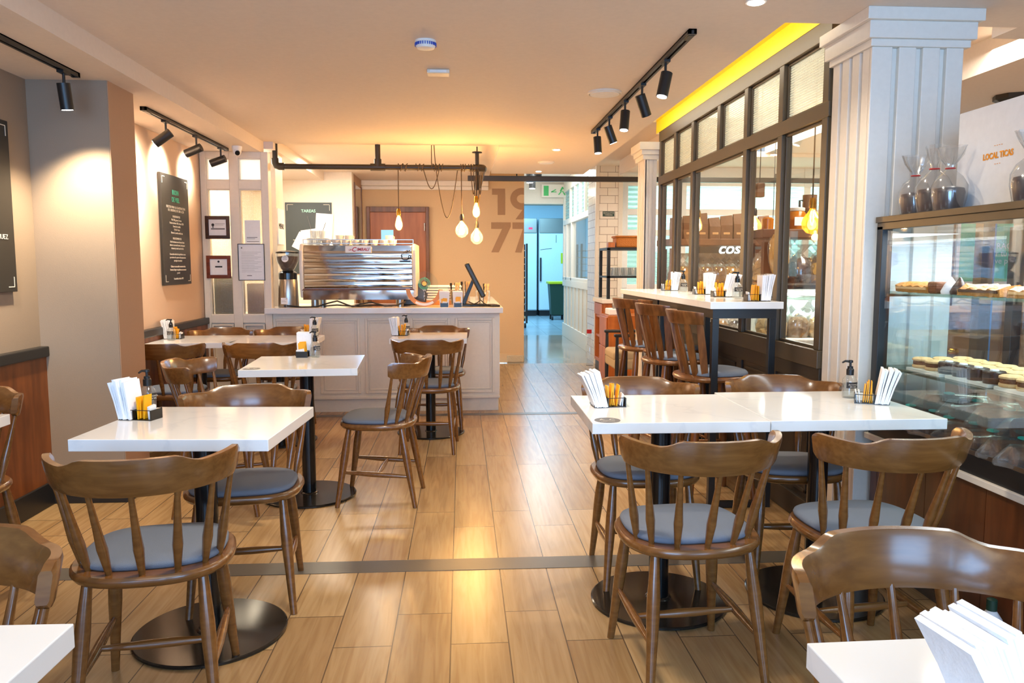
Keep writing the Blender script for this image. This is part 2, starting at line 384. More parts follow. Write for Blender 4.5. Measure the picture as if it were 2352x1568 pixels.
struct(MB().box(1.95, 2.75, 6.9, 9.6, 2.40, 2.60), 'ceiling_soffit', M['ceil'])
struct(MB().box(1.80, 6, 3.45, 9.15, 2.84, 2.9), 'ceiling_bakery', M['ceil'])
struct(MB().box(2.5, 6, 3.45, 3.62, 2.36, 2.84), 'ceiling_fascia', M['ceil'])
struct(MB().box(3.6, 4.4, 3.62, 9.15, 2.62, 2.84), 'ceiling_bulkhead', M['ceil'])
struct(MB().box(.7, 2.3, 10.35, 14.4, 2.85, 2.9), 'ceiling_corridor', M['ceil'])
struct(MB().box(-1, 5, 14.4, 20.9, 3.3, 3.4), 'ceiling_kitchen', M['bluewall'])
# left side
struct(MB().box(-2.40, -2.26, -2.7, 4.30, 0, 2.30), 'wall_left', M['taupe'])
struct(MB().box(-2.40, -1.85, 4.30, 4.62, 0, 2.30), 'wall_column_left', M['taupe'])
struct(MB().box(-1.853, -1.846, 4.303, 4.623, .11, 2.26), 'wall_column_side', M['brown_wall'])
struct(MB().box(-2.40, -2.22, 4.62, 6.95, 0, 2.30), 'wall_left_bay', M['peach'])
struct(MB().box(-2.60, -2.45, 6.95, 9.45, 0, 2.40), 'wall_left_rear', M['white'])
struct(MB().box(-2.27, -2.235, -2.7, 4.30, .13, .81), 'trim_1', M['wains'])
struct(MB().box(-2.27, -2.215, -2.7, 4.30, .81, .865), 'trim_2', M['blackpaint'], bevel=.006)
struct(MB().box(-2.27, -2.225, -2.7, 4.30, 0, .13), 'baseboard_left', M['blackpaint'], bevel=.004)
mb = MB().box(-2.28, -1.832, 4.282, 4.63, 0, .09).box(-2.28, -1.838, 4.288, 4.62, .09, .115)
struct(mb, 'baseboard_column', M['blackpaint'], bevel=.004)
mb = MB()
for i in range(4): mb.box(-2.23, -2.195, 4.63+i*.555, 4.63+i*.555+.551, .10, .795)
struct(mb, 'trim_3', M['wains'], bevel=.002)
struct(MB().box(-2.23, -2.175, 4.63, 6.84, .795, .85), 'trim_4', M['blackpaint'], bevel=.006)
struct(MB().box(-2.23, -2.185, 4.63, 6.84, 0, .10), 'baseboard_bay', M['blackpaint'], bevel=.004)
# back walls
struct(MB().box(-3.2, -1.294, 9.45, 9.6, 0, 2.45), 'wall_back_left', M['cream'])
struct(MB().box(-1.44, -1.294, 9.6, 10.35, 0, 2.45), 'wall_return', M['brown_wall'])
struct(MB().box(-1.44, .832, 10.35, 10.5, 0, 2.6), 'wall_back', M['ochre'])
struct(MB().box(-1.294, .36, 10.29, 10.35, 2.33, 2.40).box(-1.294, .36, 10.31, 10.35, 2.28, 2.33), 'trim_5', M['cream'], bevel=.01)
struct(MB().box(.36, .80, 10.325, 10.35, 0, .12), 'baseboard_back', M['ochre'], bevel=.003)
struct(MB().box(.60, .835, 10.315, 10.352, .0, .10), 'trim_6', M['coral'], bevel=.012)
def NX(px): return .407+(px-1130)*.00575
def NZ(py): return 2.311-(py-432)*.00571
def digit(mb, pts):
    mb.rings([[(NX(x), yy, NZ(y)) for x, y in pts] for yy in (10.345, 10.3495)]); return mb
struct(digit(MB(), [(1130, 433), (1160, 433), (1160, 493), (1143, 493), (1143, 447), (1130, 447)]), 'trim_7', M['number'])
mb = MB(); a0, a1 = 42, 318
for k in range(30):
    t0 = R(a0+(a1-a0)*k/30); t1 = R(a0+(a1-a0)*(k+1)/30); cx, cy = 1199, 456
    digit(mb, [(cx+27*math.cos(t0), cy-25*math.sin(t0)), (cx+27*math.cos(t1), cy-25*math.sin(t1)), (cx+12*math.cos(t1), cy-10*math.sin(t1)), (cx+12*math.cos(t0), cy-10*math.sin(t0))])
for k in range(4):
    pass
digit(mb, [(1184, 503), (1201, 480), (1216, 472), (1219, 477), (1201, 503)])
nine = struct(mb, 'trim_8', M['number'])
bm = bmesh.new(); bm.from_mesh(nine.data); bmesh.ops.bisect_plane(bm, geom=bm.verts[:]+bm.edges[:]+bm.faces[:], plane_co=(.831, 0, 0), plane_no=(1, 0, 0), clear_outer=True); bm.to_mesh(nine.data); bm.free()
struct(digit(MB(), [(1128, 510), (1173, 510), (1173, 520), (1145, 579), (1128, 579), (1153, 525), (1128, 525)]), 'trim_16', M['number'])
struct(digit(MB(), [(1177, 510), (1203, 510), (1203, 558), (1198, 579), (1183, 579), (1201, 525), (1177, 525)]), 'trim_17', M['number'])
# dark glass door in the return wall
struct(MB().box(-1.296, -1.285, 9.62, 10.25, .0, 2.28), 'door_1', M['mirror'])
struct(MB().box(-1.300, -1.280, 9.60, 9.66, 0, 2.3).box(-1.30, -1.28, 10.22, 10.28, 0, 2.3), 'trim_9', M['doorframe'])
# wooden door with vision pane
d = thing('door_2', 'brown wooden service door with a narrow vision pane in the beige back wall', 'door', (-.825, 10.35, 0)); d['kind'] = 'structure'
MB().box(-.36, .36, -.05, -.01, .01, 1.99).build('door_leaf', M['doorwood'], d, bevel=.003)
mb = MB().box(-.405, -.36, -.07, -.001, 0, 2.06).box(.36, .405, -.07, -.001, 0, 2.06).box(-.36, .36, -.07, -.001, 1.99, 2.06)
mb.build('door_frame', M['doorframe'], d, bevel=.004)
MB().box(-.22, -.06, -.056, -.048, 1.15, 1.76).build('vision_pane', mat('blue_glow_pane', rgb(150, 205, 225), .1, emit=rgb(120, 190, 220), estr=.5), d)  # blue light through the pane is put into its material as a weak glow
for z in (.3, 1.1, 1.8): MB().tube([(.345, -.055, z-.05), (.345, -.055, z+.05)], .009).build('hinge', M['steel'], d, smooth=True)
# corridor
struct(MB().box(.70, .832, 10.5, 14.4, 0, 2.9), 'wall_corridor_left', M['white'])
mb = MB().box(1.90, 1.98, 10.75, 14.4, 0, 1.0)
y = 10.8
mb.box(1.875, 1.90, 10.75, 14.4, 0, .24).box(1.875, 1.90, 10.75, 14.4, .93, 1.04)
while y < 14.4: mb.box(1.882, 1.90, y, y+.07, .24, .93); y += .42
struct(mb, 'wall_corridor_right', M['cream'], bevel=.003)
mb = MB().box(1.88, 1.96, 10.75, 14.4, 2.03, 2.12).box(1.88, 1.96, 10.75, 14.4, 2.62, 2.85)
for y in (10.75, 11.3, 11.85, 12.4, 12.95, 13.5, 14.33): mb.box(1.88, 1.96, y, y+.08, 2.12, 2.62)
for y in (10.75, 13.3, 13.95, 14.33): mb.box(1.88, 1.96, y, y+.08, 1.04, 2.03)
mb.box(1.88, 1.96, 10.75, 14.4, 1.04, 1.09)
struct(mb, 'window_1', M['cream'], bevel=.004)
struct(MB().box(1.92, 1.93, 10.8, 14.35, 1.04, 2.05), 'window_2', M['pane'])
struct(MB().box(1.92, 1.93, 10.8, 14.35, 2.1, 2.64), 'window_3', M['teal'])
struct(MB().box(.6, 2.3, 14.4, 14.5, 2.43, 2.9), 'wall_kitchen_header', M['cream'])
struct(MB().box(.6, .80, 14.4, 14.5, 0, 2.43).box(1.95, 2.3, 14.4, 14.5, 0, 2.43), 'wall_kitchen_front', M['cream'])
struct(MB().box(-1, 5, 20.8, 20.9, 0, 3.4), 'wall_kitchen_back', M['bluewall'])
struct(MB().box(-1.1, -1, 14.4, 20.9, 0, 3.4), 'wall_kitchen_left', M['bluewall'])
struct(MB().box(5, 5.1, 10.6, 20.9, 0, 3.4), 'wall_kitchen_right', M['bluewall'])
struct(MB().box(-1, 5, 17.0, 17.3, 2.62, 2.80), 'trim_10', M['oldwood'])
struct(MB().box(2.3, 5, 14.3, 14.5, 0, 3.3), 'wall_kitchen_side', M['bluewall'])
# subway tiled pillar
struct(MB().box(1.752, 2.08, 10.13, 10.75, 0, 2.6), 'wall_pillar', M['subwayY'])
struct(MB().box(1.79, 2.04, 10.10, 10.13, 0, 2.6), 'wall_pillar_front', M['subway'])
struct(MB().box(1.745, 1.79, 10.09, 10.14, 0, 2.6).box(2.04, 2.10, 10.09, 10.14, 0, 2.6), 'trim_11', M['cream'], bevel=.004)
struct(MB().box(1.98, 2.3, 10.75, 14.3, 0, .02), 'floor_side', M['ktile'])
# glazed rear wall of the bakery
mb = MB().box(2.10, 6, 10.20, 10.32, 0, 1.05).box(2.10, 6, 10.2, 10.3, 1.69, 1.77).box(2.10, 6, 10.2, 10.3, 1.96, 2.04).box(2.10, 6, 10.2, 10.3, 2.34, 2.6)
for x in (2.10, 2.88, 3.72, 4.56, 5.4): mb.box(x, x+.09, 10.19, 10.31, 1.0, 2.6)
struct(mb, 'wall_bakery_back', M['white'], bevel=.004)
struct(MB().box(2.15, 6, 10.24, 10.25, 1.0, 2.4), 'window_4', M['teal'])
struct(MB().box(2.0, 6, 11.6, 11.7, 0, 2.9), 'wall_beyond', M['white'])
area('room_beyond_light', (4, 11.1, 2.5), (0, 0, 0), 3, .6, 40, (.82, 1, .97))
struct(MB().box(5.9, 6, -2.7, 11.7, 0, 2.9), 'wall_right', M['white'])
struct(MB().box(3.30, 6, 6.9, 7.0, 0, 2.84), 'wall_bakery_tiled', M['whitetile'])
# street side behind the camera
mb = MB().box(-2.4, 6, -2.7, -2.6, 0, .45).box(-2.4, 6, -2.7, -2.6, 2.2, 2.6)
for x in (-2.4, -2.15, .35, .85, 2.85): mb.box(x, x+.15, -2.7, -2.6, .45, 2.2)
mb.box(3.0, 6, -2.7, -2.6, .45, 2.2)
struct(mb, 'wall_front', M['white'])
# window partition on the right
YS = [6.72, 6.25, 5.77, 4.68, 4.16, 3.64]; YU = [6.72, 6.25, 5.77, 5.18, 4.68, 4.16, 3.64]
X0, X1 = 1.715, 1.775
mb = MB().box(X0, X1, 3.60, 6.76, 2.355, 2.445).box(X0, X1, 3.60, 6.76, 1.99, 2.062).box(X0-.012, X1, 3.60, 6.76, .80, .888)
for y in YU: mb.box(X0, X1, y-.03, y+.03, 2.062, 2.355)
for y in YS: mb.box(X0, X1, y-.03, y+.03, .888, 1.99)
for y in YU[:-1]:
    pass
def beadY(mb, ya, yb, z0, z1, x=1.735, t=.014):
    mb.box(x, x+.02, ya, ya+t, z0, z1); mb.box(x, x+.02, yb-t, yb, z0, z1); mb.box(x, x+.02, ya, yb, z0, z0+t); mb.box(x, x+.02, ya, yb, z1-t, z1)
for a, b in zip(YS[1:], YS): beadY(mb, a+.03, b-.03, .888, 1.99)
for a, b in zip(YU[1:], YU): beadY(mb, a+.03, b-.03, 2.062, 2.355)
struct(mb, 'window_5', M['bronze'], bevel=.003)
struct(MB().box(1.746, 1.750, 3.62, 6.74, .89, 1.99), 'window_6', M['pane'])
struct(MB().box(1.746, 1.750, 3.62, 6.74, 2.06, 2.36), 'window_7', M['reed'])
mb = MB().box(X0+.012, X1, 3.60, 6.76, 0, .80).box(X0-.006, X1, 3.60, 6.76, 0, .12).box(X0, X1, 3.6, 6.76, .72, .80)
for y in YS: mb.box(X0, X1, y-.045, y+.045, .12, .72)
for a, b in zip(YS[1:], YS): beadY(mb, a+.07, b-.07, .15, .69, x=X0+.004, t=.018)
struct(mb, 'wall_partition', M['dpanel'], bevel=.003)
struct(MB().box(1.715, 1.80, 3.45, 6.86, 2.445, 2.56), 'trim_12', M['yellow'])
struct(MB().box(1.42, 1.43, 3.45, 6.86, 2.361, 2.56), 'trim_13', M['yellow'])
struct(MB().box(1.43, 1.80, 3.45, 6.86, 2.548, 2.562), 'trim_14', M['yellow'])

def fluted(name, x0, x1, y0, y1, top, nx, ny, out=.014, cap=((.0, .045, .03), (.045, .09, .045), (.09, .17, .07)), foot=.14):
    mb = MB().box(x0+out, x1-out, y0+out, y1-out, 0, top)
    px = (x1-x0)/nx; py = (y1-y0)/ny
    for i in range(nx): mb.box(x0+i*px+px*.14, x0+(i+1)*px-px*.14, y0, y0+.03, 0, top)
    for i in range(ny): mb.box(x0, x0+.03, y0+i*py+py*.14, y0+(i+1)*py-py*.14, 0, top)
    mb.box(x0-.008, x1+.008, y0-.008, y1+.008, 0, foot)
    mb.box(x0, x0+.02, y0, y0+.02, 0, top)
    for a, b, o in cap: mb.box(x0-o, x1+o, y0-o, y1+o, top+a, top+b)
    return struct(mb, name, M['column'], bevel=.003)
fluted('wall_column_right', 1.725, 2.14, 3.25, 3.605, 2.21, 4, 4, out=.022, cap=((0, .03, .010), (.03, .10, .026), (.10, .15, .045)))
fluted('wall_pilaster', 1.60, 1.715, 6.79, 7.05, 2.215, 3, 4, out=.008, cap=((0, .04, .02), (.04, .08, .035), (.08, .145, .055)))
# sliding rail
t = thing('sliding_rail', 'long dark grey metal rail hung across the room just below the ceiling', 'rail', (0, 9.3, 0))
MB().box(.08, 4.9, -.03, .03, 2.29, 2.35).build('track', M['gunmetal'], t, bevel=.004)
for x in (.66, 2.2, 3.8): MB().tube([(x, 0, 2.34), (x, 0, 2.40)], .008).build('hanger', M['gunmetal'], t)

# exit sign, pillar plate
t = thing('exit_sign', 'white hanging sign with green running figure above the blue kitchen doorway', 'sign', (1.72, 14.32, 2.66))
MB().box(-.25, .25, 0, .03, -.12, .12).build('panel', M['cream'], t, bevel=.004)
mb = MB().box(-.21, -.12, -.004, 0, -.09, .09)
mb.obox((.12, -.002, .03), (.03, .004, .09), 0, 0, .5).obox((.16, -.002, -.04), (.02, .004, .09), 0, 0, -.6).obox((.09, -.002, -.04), (.02, .004, .08), 0, 0, .7).obox((.17, -.002, .03), (.07, .004, .018), 0, 0, .5)
mb.obox((-.03, -.002, 0), (.10, .004, .018), 0, 0, -.5).obox((-.02, -.002, -.02), (.09, .004, .015))
mb.build('pictogram', M['exitg'], t)
t = thing('pillar_plate', 'small dark green plate with two lines of lettering on the tiled pillar', 'sign', (1.913, 10.088, 1.965))
MB().box(-.075, .075, 0, .012, -.032, .032).build('plate', M['signgreen'], t)
text_mesh('BANQUITO', .026, M['chalk'], 'lettering', t, mat4=TY(0, -.002, .004)); text_mesh('TARDIAS', .026, M['chalk'], 'lettering', t, mat4=TY(0, -.002, -.022))

# ------------------------------------------------------------------ chairs
def sellipse(rx, ry, n=2.8, k=40, cy=0, back=1.0, nb=None):
    pts = []
    for i in range(k):
        a = 2*PI*i/k; c, s = math.cos(a), math.sin(a); nn = nb if (nb and s < 0) else n
        x = math.copysign(abs(c)**(2/nn), c)*rx; y = math.copysign(abs(s)**(2/nn), s)*ry
        if s < 0: y *= back
        x *= 1-.06*max(0, y/ry)
        pts.append((x, y+cy))
    return pts
def slab(mb, pts, prof, cy=0):
    """stack scaled copies of an outline: prof is [(z, scale)]"""
    mb.rings([[((x)*s, (y-cy)*s+cy, z) for x, y in pts] for z, s in prof]); return mb
def turned(p0, p1, prof, n=12):
    p0, p1 = Vector(p0), Vector(p1)
    return [p0.lerp(p1, t) for t, r in prof], [r for t, r in prof]

def make_chair():
    t = thing('dining_chair', 'x', 'chair')
    seat = sellipse(.222, .205, 3.2, 44, nb=2.5)
    slab(MB(), seat, [(.420, .90), (.426, .965), (.438, 1.0), (.448, .995), (.455, .965)]).build('seat', M['chair'], t, smooth=True)
    cu = sellipse(.198, .172, 3.6, 44, cy=.022, nb=2.9)
    slab(MB(), cu, [(.454, .95), (.458, .985), (.465, 1.0), (.472, .985), (.477, .94), (.480, .6), (.481, .05)], .022).build('cushion', M['fabric'], t, smooth=True, angle=60)
    LEG = [(0, .0135), (.08, .0155), (.30, .0205), (.42, .0205), (.7, .016), (1, .0125)]
    ft = {}
    for sx in (-1, 1):
        for sy in (-1, 1):
            a = (sx*.150, sy*.140, .428); b = (sx*.185, sy*.205 if sy > 0 else -.215, 0)
            p, r = turned(a, b, LEG); MB().tube(p, r, 14).build('leg', M['chair'], t, smooth=True)
            ft[sx, sy] = lambda z, a=a, b=b: Vector(a).lerp(Vector(b), (a[2]-z)/a[2])
    ST = [(0, .008), (.12, .010), (.4, .0145), (.6, .0145), (.88, .010), (1, .008)]
    mids = []
    for sx in (-1, 1):
        a, b = ft[sx, 1](.19), ft[sx, -1](.165); p, r = turned(a, b, ST); MB().tube(p, r, 10).build('stretcher', M['chair'], t, smooth=True); mids.append(a.lerp(b, .52))
    p, r = turned(mids[0], mids[1], ST); MB().tube(p, r, 10).build('stretcher', M['chair'], t, smooth=True)
    # bent crest rail with raised middle
    rings = []; N = 44
    def plan(a): return Vector((.236*math.sin(a), -.258+.20*(1-math.cos(a)), 0))
    for i in range(N+1):
        u = i/N*2-1; a = u*R(82); c = plan(a); tg = (plan(a+.01)-plan(a-.01)).normalized(); nn = Vector((tg.y, -tg.x, 0))
        au = abs(u)
        zt = .800 if au < .34 else (.800-.020*math.sin(min(1, (au-.34)/.18)*PI/2) if au < .52 else .780+.010*math.sin((au-.52)/.48*PI/2))
        zb = .696+.012*au**2+(.012*((au-.92)/.08)**2 if au > .92 else 0)
        if au > .93: zt -= .010*((au-.93)/.07)**2
        h = zt-zb; th = .0125*(1 if au < .95 else .92); ring = []
        for w_, z_ in ((-1, .12), (-.75, 0), (.75, 0), (1, .12), (1, .88), (.7, 1), (-.7, 1), (-1, .88)):
            lean = .026*z_*(1-.6*au**3)
            ring.append(c+nn*(w_*th+lean)+Vector((0, 0, zb+h*z_)))
        rings.append(ring)
    MB().rings(rings).build('crest_rail', M['chair'], t, smooth=True, angle=50)
    SP = [(0, .0075), (.15, .008), (.45, .011), (.68, .0145), (.85, .0115), (1, .0085)]
    for u in (-.93, -.66, -.34, 0, .34, .66, .93):
        a = u*R(82); c = plan(a); top = c+Vector((0, 0, .708))
        bot = Vector((.188*math.sin(a*1.0), -.175+.15*(1-math.cos(a)), .452))
        p, r = turned(top, bot, SP); MB().tube(p, r, 10).build('spindle', M['chair'], t, smooth=True)
    return t
CH = make_chair(); used = False
def chair(x, y, deg, label, group=None):
    global used
    if used: c = copy_tree(CH)
    else: c = CH; used = True
    c.location = (x, y, 0); c.rotation_euler.z = R(deg); c['label'] = label
    if group: c['group'] = group
    return c
G = 'wooden spindle chairs at the marble tables'
chair(-.905, 2.285, 9, 'wooden spindle chair with its back to us at the solitary table beside the grey column', G)
chair(-.845, 3.01, 188, 'wooden spindle chair facing us across the table beside the grey column', G)
chair(-.458, 4.286, 86, 'wooden spindle chair turned sideways in the aisle in front of the counter', G)
chair(-1.275, 4.17, -88, 'spindle chair turned sideways on the wall side of the table with round sticker', G)
chair(-.235, 5.47, -3, 'wooden spindle chair with its back to us at the small table by the counter', G)
chair(-.19, 6.20, 180, 'wooden spindle chair wedged between the small table and the panelled counter', G)
chair(-1.94, 5.30, 0, 'spindle chair half hidden behind the column, its back to us at the long table', G)
chair(-1.335, 5.33, 1, 'wooden spindle chair with its back to us at the aisle end of the long table', G)
chair(-1.90, 6.12, 180, 'wooden spindle chair facing us on the far side of the long table near the wainscot', G)
chair(-1.39, 6.16, 182, 'wooden spindle chair facing us on the far side of the long table near the counter', G)
chair(.715, 2.385, 5, 'wooden spindle chair with its back to us at the stickered half of the double table', G)
chair(1.31, 2.385, 6, 'wooden spindle chair with its back to us at the double table, beside the pastry case', G)
chair(.755, 3.13, 178, 'wooden spindle chair facing us across the double table, on the aisle side', G)
chair(1.385, 3.15, 174, 'wooden spindle chair facing us across the double table, before the white fluted column', G)
chair(.80, 1.10, 180, 'wooden spindle chair seen largest, its glossy crest rail catching window light behind the napkins', G)
chair(-.95, 1.23, 180, 'wooden spindle chair cut off by the picture edge, behind the cropped table corner', G)
chair(-1.985, 3.02, 180, 'wooden spindle chair mostly out of view beside the wainscoted wall', G)

# ------------------------------------------------------------------ marble tables
def make_table(w_, d_, label, loc, deg, disc=True, sticker=None):
    t = thing('bistro_table', label, 'table', loc, R(deg), 'marble bistro tables on black pedestals')
    MB().box(-w_/2, w_/2, -d_/2, d_/2, .722, .76).build('tabletop', M['top'], t, bevel=.002)
    MB().box(-.17, .17, -.17, .17, .712, .722).box(-.2, .2, -.02, .02, .706, .714).build('mounting_plate', M['black'], t)
    MB().tube([(0, 0, .012), (0, 0, .712)], .038, 32).build('pedestal', M['blackgloss'], t, smooth=True)
    MB().lathe([(.255, 0), (.26, .003), (.26, .010), (.255, .013), (.05, .016), (.045, .022), (.0405, .024)], 64).build('base_plate', M['basem'], t, smooth=True, angle=30)
    if sticker:
        s = MB().lathe([(.045, 0), (.045, .0008)], 40).xform(Matrix.Translation((sticker[0], sticker[1], .7602))).build('round_sticker', M['greyink'], t)
        s['label'] = 'grey round sticker'
        m4 = Matrix.Translation((sticker[0], sticker[1]-.002, .7614))
        text_mesh('A_C', .030, M['chalk'], 'sticker_mark', s, mat4=m4, depth=.0001)
        text_mesh('reservado', .012, M['chalk'], 'sticker_mark', s, mat4=Matrix.Translation((sticker[0], sticker[1]-.022, .7614)), depth=.0001)
    return t
make_table(.62, .56, 'square marble table beside the grey column, with caddy and pump bottle on it', (-.893, 2.70, 0), -3.5)
make_table(.605, .62, 'square marble table in mid room, round sticker on its corner, facing the counter', (-.868, 4.36, 0), 3.5, sticker=(-.245, -.255))
make_table(.575, .60, 'marble table of the long pair that stands against the wainscot', (-1.915, 5.79, 0), 3)
make_table(.575, .60, 'marble table of the long pair nearer the aisle, by the counter', (-1.345, 5.77, 0), 1)
make_table(.57, .54, 'small square marble table in front of the panelled counter end', (-.245, 5.98, 0), -1)
make_table(.62, .57, 'marble table of the double table on the aisle side, with the round sticker', (.755, 2.862, 0), -.5, sticker=(-.25, -.235))
make_table(.635, .61, 'marble table of the double table beside the glass pastry case', (1.385, 2.885, 0), 0)
make_table(.62, .58, 'marble table cropped at the bottom corner, empty, below the curled chair rail', (-.90, .875, 0), -1)
make_table(.66, .60, 'marble table cropped at the bottom corner, carrying the large fan of napkins', (.823, .735, 0), 1)
make_table(.56, .57, 'marble table showing only a white corner at the picture edge by the wainscot', (-1.918, 2.60, 0), 0)

# ------------------------------------------------------------------ caddies, napkins, packets, bottles
def caddy(x, y, z, deg, where, lean=0., packs=5, bottle=None, white=2, h=.135, nn=8):
    a = R(deg); t = thing('condiment_caddy', 'black metal caddy '+where, 'caddy', (x, y, z), a, 'condiment caddies')
    mb = MB().box(-.005, .062, -.032, .032, 0, .003).box(-.007, -.004, -.033, .033, 0, .036).box(.061, .064, -.033, .033, 0, .036)
    mb.box(-.060, -.005, -.033, .033, 0, .003)
    mb.build('tray', M['basem'], t)
    MB().tube([(-.06, -.034, .004), (-.06, -.034, .036), (.062, -.034, .036)], .0014, 6).tube([(-.06, .034, .004), (-.06, .034, .036), (.062, .034, .036)], .0014, 6).build('wire', M['black'], t)
    rot = Matrix.Translation((x, y, z)) @ Matrix.Rotation(a, 4, 'Z')
    mb = MB(); rng = random.Random(int(x*100+y*37))
    for i in range(nn):
        k = i/(nn-1); ry = R(-lean-7*(1-k)+rng.uniform(-1, 1)); xx = -.054+.043*k
        m = Matrix.Translation((xx, rng.uniform(-.002, .002), .004)) @ Matrix.Rotation(ry, 4, 'Y') @ Matrix.Rotation(R(rng.uniform(-2, 2)), 4, 'X')
        hh = h+rng.uniform(-.006, .006); s = MB()
        s.rings([[(-.003, -.040, 0), (.003, -.040, 0), (.003, .040, 0), (-.003, .040, 0)],
                 [(-.0030, -.041, hh*.5), (.0022, -.041, hh*.5), (.0022, .041, hh*.5), (-.0030, .041, hh*.5)],
                 [(-.0056-.003*(1-k), -.042, hh), (.0026-.003*(1-k), -.042, hh), (.0026-.003*(1-k), .042, hh), (-.0056-.003*(1-k), .042, hh)]])
        s.xform(m); mb.add(s.v, s.f)
    o = mb.build('napkin_wad', M['napkin'], None, smooth=False); o.matrix_world = rot
    tag(o, 'folded white napkins '+where, 'napkins', 'napkins in the caddies', 'stuff')
    for i in range(packs):
        hh = .078+rng.uniform(-.010, .008)
        p = MB().obox((0, 0, hh/2), (.0035, .040, hh)).build('sugar_packet', M['sugar'], None)
        p.matrix_world = rot @ Matrix.Translation((.001+.0075*i, rng.uniform(-.006, .006), .004)) @ Matrix.Rotation(R(rng.uniform(-7, 9)), 4, 'Y') @ Matrix.Rotation(R(rng.uniform(-6, 6)), 4, 'X')
        tag(p, 'yellow sugar packet '+where, 'packet', 'yellow packets '+where)
    for i in range(white):
        p = MB().obox((0, 0, .022), (.004, .036, .045)).build('sweetener_packet', M['paper'], None)
        p.matrix_world = rot @ Matrix.Translation((.045+.009*i, rng.uniform(-.006, .006), .005)) @ Matrix.Rotation(R(rng.uniform(0, 12)), 4, 'Y') @ Matrix.Rotation(R(rng.uniform(-12, 12)), 4, 'X')
        tag(p, 'white sweetener packet '+where, 'packet', 'white packets '+where)
BOT = None
def bottle(x, y, z, deg, label):
    global BOT
    if BOT is None:
        t = thing('pump_bottle', label, 'bottle', group='clear pump bottles')
        MB().lathe([(.026, 0), (.029, .004), (.029, .068), (.026, .078), (.014, .092), (.012, .096)], 24).build('bottle_body', M['clear'], t, smooth=True)
        MB().lathe([(.024, .004), (.0255, .008), (.0255, .058)], 20).build('liquid', glass('sanitizer_gel', (.86, .90, .92, 1), .02, .3), t, smooth=True)
        MB().lathe([(.0145, .093), (.0145, .116), (.011, .120), (.011, .128), (.0045, .130), (.0045, .142), (.010, .144), (.010, .152), (.006, .154)], 18).tube([(0, 0, .148), (-.022, 0, .150), (-.034, 0, .144)], [.0055, .0045, .0035], 8).build('pump', M['black'], t, smooth=True)
        lb = MB().rings([[(.0296*math.sin(a), -.0296*math.cos(a), zz) for a in [R(-50+i*10) for i in range(11)]]+[(.0288*math.sin(a), -.0288*math.cos(a), zz) for a in [R(50-i*10) for i in range(11)]] for zz in (.042, .066)]).build('label', M['ink'], t)
        text_mesh('ALCOHOL', .0085, M['chalk'], 'lettering', lb, mat4=TY(0, -.0301, .054), depth=.0001); text_mesh('EN GEL', .0085, M['chalk'], 'lettering', lb, mat4=TY(0, -.0301, .045), depth=.0001)
        BOT = t; c = t
    else: c = copy_tree(BOT)
    c.location = (x, y, z); c.rotation_euler.z = R(deg); c['label'] = label
    return c
caddy(-1.13, 2.765, .76, -14, 'on the solitary table beside the grey column', lean=6, packs=5)
bottle(-1.165, 2.925, .76, 60, 'clear pump bottle with black pump on the table beside the grey column')
caddy(-.935, 4.63, .76, -90, 'facing us on the mid-room table with the sticker', lean=-6, packs=3)
bottle(-.862, 4.60, .76, 40, 'clear pump bottle beside the napkins on the mid-room table')
caddy(-2.115, 5.83, .76, 0, 'at the wall end of the long table', lean=0)
bottle(-2.09, 5.71, .76, 0, 'clear pump bottle at the wall end of the long table')
caddy(-1.165, 6.0, .76, 172, 'at the aisle end of the long table', lean=4)
bottle(-1.105, 5.90, .76, 20, 'clear pump bottle at the aisle end of the long table, half hidden')
caddy(-.475, 6.0, .76, -8, 'on the small table by the counter end', lean=2)
bottle(-.435, 6.09, .76, 30, 'clear pump bottle on the small table by the counter end')
caddy(.555, 2.90, .76, 4, 'on the aisle side of the double table', lean=14)
caddy(1.60, 2.90, .76, 155, 'on the double table next to the pastry case', lean=8)
bottle(1.575, 3.03, .76, 0, 'clear pump bottle standing on the double table next to the white column')
caddy(.652, .815, .76, 8, 'on the cropped table close to the camera', lean=20, packs=6, h=.14, nn=14)
caddy(1.575, 5.80, 1.107, 170, 'on the tall bar table, first from the far end', lean=0)
caddy(1.590, 5.03, 1.107, 176, 'on the tall bar table, second from the far end', lean=0)
caddy(1.580, 4.62, 1.107, 178, 'on the tall bar table, third from the far end', lean=12)
caddy(1.580, 4.06, 1.107, 178, 'on the tall bar table, at its near end', lean=0)
bottle(1.58, 5.46, 1.107, 0, 'clear pump bottle between the far caddies on the tall bar table')
bottle(1.57, 4.34, 1.107, 0, 'clear pump bottle between the near caddies on the tall bar table')
caddy(-.155, 6.93, .93, -90, 'on the counter, paired with another, on its machine side', lean=-6, packs=2)
caddy(-.035, 6.93, .93, -90, 'on the counter, paired with another, on its tablet side', lean=-6, packs=2)

